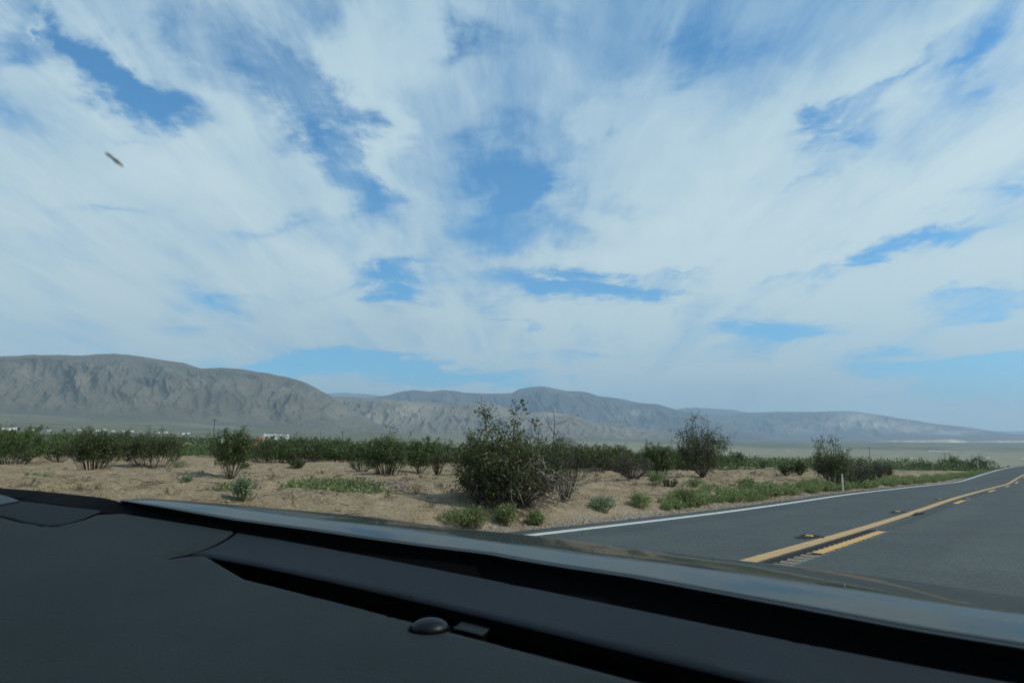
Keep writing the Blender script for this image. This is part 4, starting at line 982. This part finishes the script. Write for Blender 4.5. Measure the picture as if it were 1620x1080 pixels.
# ------------------------------------------------------------------ the car the view is taken from
def make_car():
    car = empty('car', (0, 0, 0), -AZ, label='car seen from inside: dark dashboard, windshield and glossy grey hood over the road', cat='car')

    def to_car(px, py, zf):
        """point of the car's own frame (x right, y forward, z up from the road) on the surface height zf(x) below/above the eye"""
        d = px_dir(px, py); X, Y = d[0] * CA - d[1] * SA, d[0] * SA + d[1] * CA
        h = zf(0.)
        for _ in range(30):
            t = h / d[2]; h = h * .5 + .5 * zf(X * t)
        t = h / d[2]; return np.array([X * t, Y * t, EYE + h])
    dash_z = lambda x: -.140 + .052 * float(sm(-x, .45, 1.30))
    hood_z = lambda x: -.128 + .040 * float(sm(-x, .45, 1.15)) - .02 * float(sm(x, .5, 1.2))
    m, t, b = new_mat('grained dash vinyl'); b.inputs['Base Color'].default_value = (.03, .04, .045, 1); b.inputs['Roughness'].default_value = .75; b.inputs['Specular IOR Level'].default_value = .12
    vo = nnode(t, 'ShaderNodeTexVoronoi', Scale=520.0); tc = t.nodes.new('ShaderNodeTexCoord'); t.links.new(tc.outputs['Object'], vo.inputs['Vector'])
    bump(t, b, vo.outputs['Distance'], .6, .0006)
    c = ramp(t, tnoise(t, 7, 6, .65), [(.3, (.0095, .0148, .0165)), (.7, (.0140, .0205, .0225))]); t.links.new(c, b.inputs['Base Color'])
    vinyl = m
    black = simple('black trim plastic', (.0012, .0012, .0014), .8, spec=.02)
    tile_m = simple('dark speaker cloth', (.011, .016, .020), .9, spec=.08, var=.15, vscale=400)

    def panel(name, poly, zf, mat, par, step=.012, lip=.004, depth=.02, relief=None, parent=None):
        P = [to_car(px, py, zf)[:2] for px, py in poly]
        # even out the outline
        Q = []
        for i in range(len(P)):
            a, b_ = P[i], P[(i + 1) % len(P)]; n = max(1, int(np.linalg.norm(b_ - a) / step))
            Q += [a + (b_ - a) * k / n for k in range(n)]
        Q = np.array(Q); nb = len(Q)
        gx, gy = np.meshgrid(np.arange(Q[:, 0].min(), Q[:, 0].max(), step), np.arange(Q[:, 1].min(), Q[:, 1].max(), step)); G = np.stack([gx.ravel(), gy.ravel()], 1)
        # keep inner points away from the outline
        ins = np.zeros(len(G), bool)
        for i in range(nb):
            a, b_ = Q[i], Q[(i + 1) % nb]; cnd = ((a[1] > G[:, 1]) != (b_[1] > G[:, 1]))
            xs = (b_[0] - a[0]) * (G[:, 1] - a[1]) / (b_[1] - a[1] + 1e-12) + a[0]; ins ^= cnd & (G[:, 0] < xs)
        G = G[ins]
        dd = np.array([np.min((Q[:, 0] - p[0]) ** 2 + (Q[:, 1] - p[1]) ** 2) for p in G]) ** .5 if len(G) else np.zeros(0)
        G = G[dd > max(step * .6, lip * 2)]
        tg = np.roll(Q, -1, 0) - np.roll(Q, 1, 0); ar = np.sum(Q[:, 0] * np.roll(Q[:, 1], -1) - np.roll(Q[:, 0], -1) * Q[:, 1]); nr = np.stack([-tg[:, 1], tg[:, 0]], 1) * (1 if ar > 0 else -1); nr /= np.linalg.norm(nr, axis=1)[:, None] + 1e-9
        for k_ in (.35, 1.2):
            Rg = Q + nr * lip * k_; d_ = np.array([np.min((Q[:, 0] - q[0]) ** 2 + (Q[:, 1] - q[1]) ** 2) for q in Rg]) ** .5; G = np.concatenate([G, Rg[d_ > lip * k_ * .8]])
        co = [Vector(p) for p in Q] + [Vector(p) for p in G]
        v, e, f, _, _, _ = delaunay_2d_cdt(co, [(i, (i + 1) % nb) for i in range(nb)], [], 1, 1e-6)
        v = np.array([tuple(p) for p in v])
        dist = np.array([np.min((Q[:, 0] - p[0]) ** 2 + (Q[:, 1] - p[1]) ** 2) for p in v]) ** .5
        z = EYE + np.array([zf(p[0]) for p in v]) - lip * (1 - np.clip(dist / (lip * 1.15), 0, 1)) ** 2 * .8
        if relief: z = z + relief(v[:, 0], v[:, 1])
        V = np.column_stack([v, z]); F = [list(q) for q in f]
        # walls
        from collections import Counter
        ec = Counter(); dr = {}
        for q in F:
            for i in range(len(q)):
                k = (q[i], q[(i + 1) % len(q)]); ec[tuple(sorted(k))] += 1; dr[tuple(sorted(k))] = k
        be = [dr[k] for k, n in ec.items() if n == 1]; n0 = len(V); low = V.copy(); low[:, 2] -= depth; V2 = np.concatenate([V, low])
        F += [[b_, a, a + n0, b_ + n0] for a, b_ in be]
        me = bpy.data.meshes.new(name); me.from_pydata([tuple(p) for p in V2], [], F); me.materials.append(mat); me.materials.append(black); nw = len(F) - len(be); me.polygons.foreach_set('material_index', [0] * nw + [1] * len(be)); me.update()
        me.polygons.foreach_set('use_smooth', [True] * len(me.polygons))
        # drop the loose lower copies of the inner points
        import bmesh
        bm = bmesh.new(); bm.from_mesh(me); bmesh.ops.delete(bm, geom=[q for q in bm.verts if not q.link_faces], context='VERTS'); bmesh.ops.recalc_face_normals(bm, faces=bm.faces); bm.to_mesh(me); bm.free()
        o = bpy.data.objects.new(name, me); C.objects.link(o); o.parent = parent or car; return o

    front = [(-140, 776), (0, 780), (33, 790), (100, 798), (167, 806), (270, 822), (370, 838), (400, 845.5), (500, 864), (600, 881), (770, 914), (900, 939), (1000, 960), (1167, 994), (1433, 1046), (1700, 1092), (1900, 1122)]
    seam = [(370, 839), (358, 848), (340, 858), (318, 867), (296, 873), (264, 879)]
    slot_up = [(328, 877), (400, 890), (500, 911), (600, 932), (659, 944), (807, 985), (900, 1002), (1000, 1025), (1167, 1067), (1400, 1122), (1700, 1185)]
    slot_lo = [(328, 878.5), (389, 913), (480, 937), (600, 965), (648, 979), (700, 992), (752, 1006), (900, 1046), (1000, 1073), (1200, 1122), (1500, 1190)]

    def fair(L_, x0):
        # take the reading noise out of a long smooth edge
        a_ = np.array([q for q in L_ if q[0] >= x0], float); c_ = np.polyfit((a_[:, 0] - 800) / 800, a_[:, 1], 3); xs_ = np.linspace(a_[0, 0], a_[-1, 0], 24)
        return [q for q in L_ if q[0] < x0] + [(float(u), float(np.polyval(c_, (u - 800) / 800))) for u in xs_]
    front = fair(front, 33); slot_up = [slot_up[0]] + fair(slot_up[1:], 0); slot_lo = [slot_lo[0]] + fair(slot_lo[1:], 0)

    def relief(x, y):
        # soft crown and a shallow crease running beside the slot
        return .0012 * fbm(x * 2.2 + 3, y * 2.2, 2)
    pad_poly = [(-140, 800)] + [(-60, 806), (0, 816), (40, 826.5), (74, 831.5), (100, 829), (130, 821.5), (150, 813.5)] + [q for q in front if 160 < q[0] < 366] + seam + [(268, 882), (300, 878.5), (322, 878)] + slot_lo + [(1500, 1500), (700, 1900), (0, 1900), (-350, 1500), (-420, 1150), (-330, 900), (-240, 830)]
    dash = panel('dashboard', pad_poly, dash_z, vinyl, None, step=.010, relief=relief)
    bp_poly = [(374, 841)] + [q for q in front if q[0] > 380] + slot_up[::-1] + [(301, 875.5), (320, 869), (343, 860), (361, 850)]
    panel('defroster_panel', bp_poly, lambda x: dash_z(x) + .0005, simple('shaded defroster plastic', (.0085, .0125, .0165), .7, spec=.12, var=.15, vscale=9, bmp=.3, bscale=600), None, step=.010, parent=dash)  # own darker tone paints in the shade on the right of the dash
    panel('speaker_cover', [(-80, 797), (0, 798), (28, 791.5), (60, 795), (110, 801), (160, 807), (130, 819.5), (100, 827.5), (74, 830), (40, 825), (0, 814.5), (-50, 804)], lambda x: dash_z(x) - .001, tile_m, None, step=.008, lip=.002, parent=dash)
    panel('corner_trim', [(-140, 778), (-60, 776), (0, 781), (31, 790.5), (0, 796.5), (-80, 795)], lambda x: dash_z(x) + .002, simple('satin corner trim', (.022, .030, .036), .6, spec=.2), None, step=.008, lip=.002, parent=dash)
    panel('vent_slot', [(300, 868), (600, 915), (1000, 1000), (1700, 1160), (1700, 1260), (1000, 1110), (600, 985), (300, 905)], lambda x: dash_z(x) - .028, black, None, step=.02, parent=dash)
    # small bracket in the slot and the round light sensor beside it
    panel('slot_bracket', [(738, 975.5), (786, 986), (762, 1003), (716, 992)], lambda x: dash_z(x) - .009, vinyl, None, step=.006, lip=.001, parent=dash)
    c = to_car(680, 994, dash_z); b = MB(); n, k = 10, 28; r0 = .0138; V = []; F = []
    for i in range(n):
        a = i / (n - 1) * math.pi / 2; V += [(c[0] + r0 * math.cos(a) * math.cos(q / k * 2 * math.pi), c[1] + r0 * math.cos(a) * math.sin(q / k * 2 * math.pi), c[2] + .001 + .0066 * math.sin(a)) for q in range(k)]
    for i in range(n - 1): F += [[i * k + q, i * k + (q + 1) % k, (i + 1) * k + (q + 1) % k, (i + 1) * k + q] for q in range(k)]
    b.add(V, F); s = b.build('light_sensor', simple('dark sensor dome', (.004, .005, .006), .45, spec=.2), dash, smooth=True)
    b = MB(); V = []; F = []
    for i, (r, z) in enumerate(((.0138, .0), (.0156, .0012), (.0162, -.002))): V += [(c[0] + r * math.cos(q / k * 2 * math.pi), c[1] + r * math.sin(q / k * 2 * math.pi), c[2] + z) for q in range(k)]
    for i in range(2): F += [[i * k + q, (i + 1) * k + q, (i + 1) * k + (q + 1) % k, i * k + (q + 1) % k] for q in range(k)]
    b.add(V, F); b.build('sensor_ring', black, s, smooth=True)

    # hood: rear edge, skyline, and the surface between them
    rear = [(-60, 768), (40, 774), (130, 783), (222, 795), (300, 808.5), (370, 820.5), (500, 838), (622, 855.5), (770, 874), (900, 896.5), (1000, 911), (1255, 958), (1450, 995), (1620, 1022), (1800, 1048)]
    sky_l = [(20, 776), (130, 784), (232, 794), (300, 797.5), (400, 803), (500, 810.5), (592, 817.5), (752, 839), (833, 845.5), (900, 853), (1078, 875.5), (1202, 889), (1300, 901), (1469, 922), (1620, 944), (1800, 968)]
    Rp = np.array([to_car(a, c_, hood_z) for a, c_ in rear])
    xs = np.linspace(-1.12, .95, 90); dR = np.interp(xs, Rp[:, 0], Rp[:, 1])
    zR = np.array([hood_z(x) for x in xs]); zF = np.full(len(xs), -.18)
    gu = np.linspace(0, 1, 201); gg = .62 * sm(gu, .10, .24) + .38 * gu; GI = np.concatenate([[0], np.cumsum((gg[1:] + gg[:-1]) / 2) / 200])
    for _ in range(40):
        f = lambda x: float(np.interp(x, xs, zF)); Fp = np.array([to_car(a, c_, f) for a, c_ in sky_l]); o_ = np.argsort(Fp[:, 0]); dF = np.interp(xs, Fp[o_, 0], Fp[o_, 1])
        dF = np.maximum(dF, dR + .06); sF = -zF / dF
        zF = .6 * zF + .4 * (zR - (dF - dR) * (.015 + (sF - .015) * GI[-1]))
    paint, t, b = new_mat('grey car paint'); b.inputs['Base Color'].default_value = (.045, .048, .042, 1); b.inputs['Metallic'].default_value = 0; b.inputs['Roughness'].default_value = .6; b.inputs['Specular IOR Level'].default_value = .05
    b.inputs['Coat Weight'].default_value = .46; b.inputs['Coat Roughness'].default_value = .04
    fl = tnoise(t, 2500, 2, .5); q = ramp(t, fl, [(.35, (.011, .013, .011)), (.7, (.022, .025, .020))]); t.links.new(q, b.inputs['Base Color'])
    rows = []
    rows.append((dR + .012, zR - .014)); rows.append((dR + .001, zR - .003)); rows.append((dR - .0006, zR - .001)); rows.append((dR, zR))
    nn = 40
    for i in range(1, nn + 1):
        u = i / nn; y_ = dR + (dF - dR) * u; s0 = .015; rows.append((y_, zR - (dF - dR) * (s0 * u + (sF - s0) * np.interp(u, gu, GI))))
    for i in range(1, 13):
        u = i / 12 * .38; rows.append((dF + u, zF - sF * u - (u ** 2) * 1.9))
    V = np.stack([np.stack([xs, y_, EYE + z_], 1) for y_, z_ in rows], 0)      # rows x cols x 3
    mt = V.reshape(-1, 3)
    obj('hood', mt, gridF(len(rows), len(xs))[:, ::-1], paint, car, smooth=True)
    lip_ = MB(); lip_.tube([tuple(q) for q in V[3] + np.array([0, -.0008, -.0010])], .0011, 8); lip_.build('hood_edge', simple('polished hood edge', (.10, .11, .11), .22, metal=.6), car, smooth=True)
    # body under the hood: fenders, nose and sills
    ed = V[3:, 0]; er = V[3:, -1]
    b = MB()
    for E_, sg in ((ed, -1), (er, 1)):
        m_ = len(E_); P0 = [tuple(p + np.array([sg * .002, 0, -.003])) for p in E_]; P1 = [(p[0] + sg * .13, p[1], p[2] - .05) for p in E_]; P2 = [(p[0] + sg * .16, p[1], .28) for p in E_]
        b.add(P0 + P1 + P2, [[i, i + 1, m_ + i + 1, m_ + i] for i in range(m_ - 1)] + [[m_ + i, m_ + i + 1, 2 * m_ + i + 1, 2 * m_ + i] for i in range(m_ - 1)])
    Nn = V[-1]; m_ = len(Nn); b.add([tuple(p) for p in Nn] + [(p[0], p[1] + .04, .3) for p in Nn], [[i, i + 1, m_ + i + 1, m_ + i] for i in range(m_ - 1)])
    b.build('fenders', paint, car, smooth=True)
    for x_ in (-1.18, 1.0):
        w_ = MB(); w_.tube([(x_ - .1, .95, .33), (x_ + .1, .95, .33)], .33, 28); w_.build('wheel', simple('tyre', (.02, .02, .02), .9), car)

    # black cowl between glass and hood, with a slightly raised rib
    fr = np.array([to_car(a, c_, dash_z) for a, c_ in front]); o_ = np.argsort(fr[:, 0]); fd = np.interp(xs, fr[o_, 0], fr[o_, 1])
    xl = np.linspace(-1.62, 1.0, 110); fd2 = np.interp(xl, fr[o_, 0], fr[o_, 1]); rd2 = np.interp(xl, Rp[:, 0], Rp[:, 1]); zd = np.array([dash_z(x) for x in xl]); zh = np.array([hood_z(x) for x in xl])
    rd2 = np.maximum(rd2, fd2 + .006)
    rr = [(fd2 - .01, zd - .03), (fd2 + .000, zd - .016), (fd2 * .55 + rd2 * .45, zd - .017), (fd2 * .5 + rd2 * .5, zd - .009), (fd2 * .42 + rd2 * .58, zd - .010), (fd2 * .38 + rd2 * .62, zd - .018), (fd2 * .02 + rd2 * .98, zh - .010 * sm(xl, -1.2, -1.0)), (rd2 + .01, zh - .004 - .010 * sm(xl, -1.2, -1.0))]
    V = np.concatenate([np.stack([xl, y_, EYE + z_], 1) for y_, z_ in rr]); cw = obj('cowl', V, gridF(len(rr), len(xl))[:, ::-1], simple('cowl plastic', (.0018, .0018, .002), .7, spec=.03), car, smooth=True)
    # windshield: one curved pane from the cowl up over the eye
    gb = fd2 + .008; zb = zd - .004; al = R(27.5); us = np.linspace(0, 1.12, 24); V = []
    for th in (0, .004):
        for u in us:
            k = 1 - .10 * u
            V.append(np.stack([(xl + .2) * k - .2, gb - u * math.cos(al) + th * math.sin(al), EYE + zb + u * math.sin(al) + .02 * np.sin(u / 1.12 * math.pi) * 1 + th * math.cos(al)], 1))
    V = np.concatenate(V); nv = len(xl); nu = len(us); F = gridF(nu, nv); F2 = gridF(nu, nv)[:, ::-1] + nu * nv
    gm = bpy.data.materials.new('windshield glass'); gm.use_nodes = True; q = gm.node_tree; q.nodes.clear(); tb = q.nodes.new('ShaderNodeBsdfTransparent'); tb.inputs[0].default_value = (.955, .975, .97, 1); ou = q.nodes.new('ShaderNodeOutputMaterial'); q.links.new(tb.outputs[0], ou.inputs[0])
    obj('windshield', V, [F, F2], gm, car, smooth=True)
    # roof, pillars and cabin sides that shade the dashboard
    hdl = simple('headliner cloth', (.30, .29, .27), .95); top = V[(nu - 1) * nv:nu * nv]
    b = MB(); m_ = len(top); P0 = [tuple(p) for p in top]; P1 = [(p[0], -1.7, p[2] + .02) for p in top]; P2 = [(p[0], p[1], p[2] + .03) for p in top]; P3 = [(p[0], -1.7, p[2] + .05) for p in top]
    b.add(P0 + P1, [[i, i + 1, m_ + i + 1, m_ + i] for i in range(m_ - 1)]); b.build('headliner', hdl, car)
    b = MB(); b.add(P2 + P3, [[i, m_ + i, m_ + i + 1, i + 1] for i in range(m_ - 1)]); b.build('roof', paint, car)
    for sg, i_ in ((-1, 0), (1, -1)):
        P = [V[j * nv:(j + 1) * nv][i_] + np.array([sg * .03, -.01, 0]) for j in range(nu)]; b = MB(); b.tube(P, .045, 8); b.build('pillar', hdl, car, smooth=True)
        x_ = (xl[0] if sg < 0 else xl[-1]) + sg * .02; b = MB(); b.box(min(x_, x_ + sg * .05), max(x_, x_ + sg * .05), -1.7, .45, .3, EYE - .20); b.build('door', vinyl, car)
    b = MB(); b.box(-1.3, .98, -1.74, -1.70, .3, EYE + .36); b.build('rear_wall', hdl, car)
    b = MB(); b.box(-1.3, .98, -1.7, .35, .28, .32); b.build('floor_pan', black, car)
    # a dried insect streak on the outside of the glass
    d = px_dir(181, 253); X, Y = d[0] * CA - d[1] * SA, d[0] * SA + d[1] * CA; zg = lambda x, y: EYE + np.interp(x, xl, zb) + (np.interp(x, xl, gb) - y) * math.tan(al) + .02 * math.sin(min(1, max(0, (np.interp(x, xl, gb) - y) / math.cos(al) / 1.12)) * math.pi) + .0055
    t = next(q for q in np.arange(.05, 2, .0005) if EYE + d[2] * q > zg(X * q, Y * q))
    p = np.array([X * t, Y * t, EYE + d[2] * t])
    # along the streak: toward the lower right of the view
    d2 = px_dir(196, 265); X2, Y2 = d2[0] * CA - d2[1] * SA, d2[0] * SA + d2[1] * CA; t2 = next(q for q in np.arange(.05, 2, .0005) if EYE + d2[2] * q > zg(X2 * q, Y2 * q)); p2 = np.array([X2 * t2, Y2 * t2, EYE + d2[2] * t2]); ax = (p2 - p)
    nrm = np.array([0, math.sin(al), math.cos(al)]); sd_ = np.cross(ax, nrm); sd_ /= np.linalg.norm(sd_); Lh = np.linalg.norm(ax)
    V, F = [], []; n, k = 14, 8
    for i in range(n):
        u = -1 + 2 * i / (n - 1); r = .00105 * math.sqrt(max(0.001, 1 - u * u)) * (1 + .3 * math.sin(7 * u)); q0 = p + ax * u
        V += [q0 + sd_ * r * math.cos(a) + nrm * (.0007 * math.sqrt(max(.001, 1 - u * u)) * max(-.2, math.sin(a))) for a in np.arange(k) / k * 2 * np.pi]
    for i in range(n - 1): F += [[i * k + j, i * k + (j + 1) % k, (i + 1) * k + (j + 1) % k, (i + 1) * k + j] for j in range(k)]
    V = np.array(V); a = -AZ; Rm = np.array([[math.cos(a), -math.sin(a), 0], [math.sin(a), math.cos(a), 0], [0, 0, 1]]); V = V @ Rm.T
    tag(obj('insect_splat', V, np.array(F), simple('dried insect', (.13, .11, .045), .7, var=.3, vscale=900)), 'small brown insect streak stuck on the windshield against the sky', 'insect splat')


make_car()


# ------------------------------------------------------------------ air
def make_haze():
    b = MB(); b.box(-36000, 36000, -3000, 40000, -160, 2600)
    m = bpy.data.materials.new('desert air'); m.use_nodes = True; t = m.node_tree; t.nodes.clear()
    v = t.nodes.new('ShaderNodeVolumePrincipled'); v.inputs['Color'].default_value = (.54, .76, .97, 1); v.inputs['Density'].default_value = HAZE; v.inputs['Anisotropy'].default_value = .2
    o = t.nodes.new('ShaderNodeOutputMaterial'); t.links.new(v.outputs[0], o.inputs['Volume'])
    tag(b.build('haze', m), 'thin blue desert haze over the valley', 'haze', kind='stuff')


HAZE = 5.0e-5
make_haze()
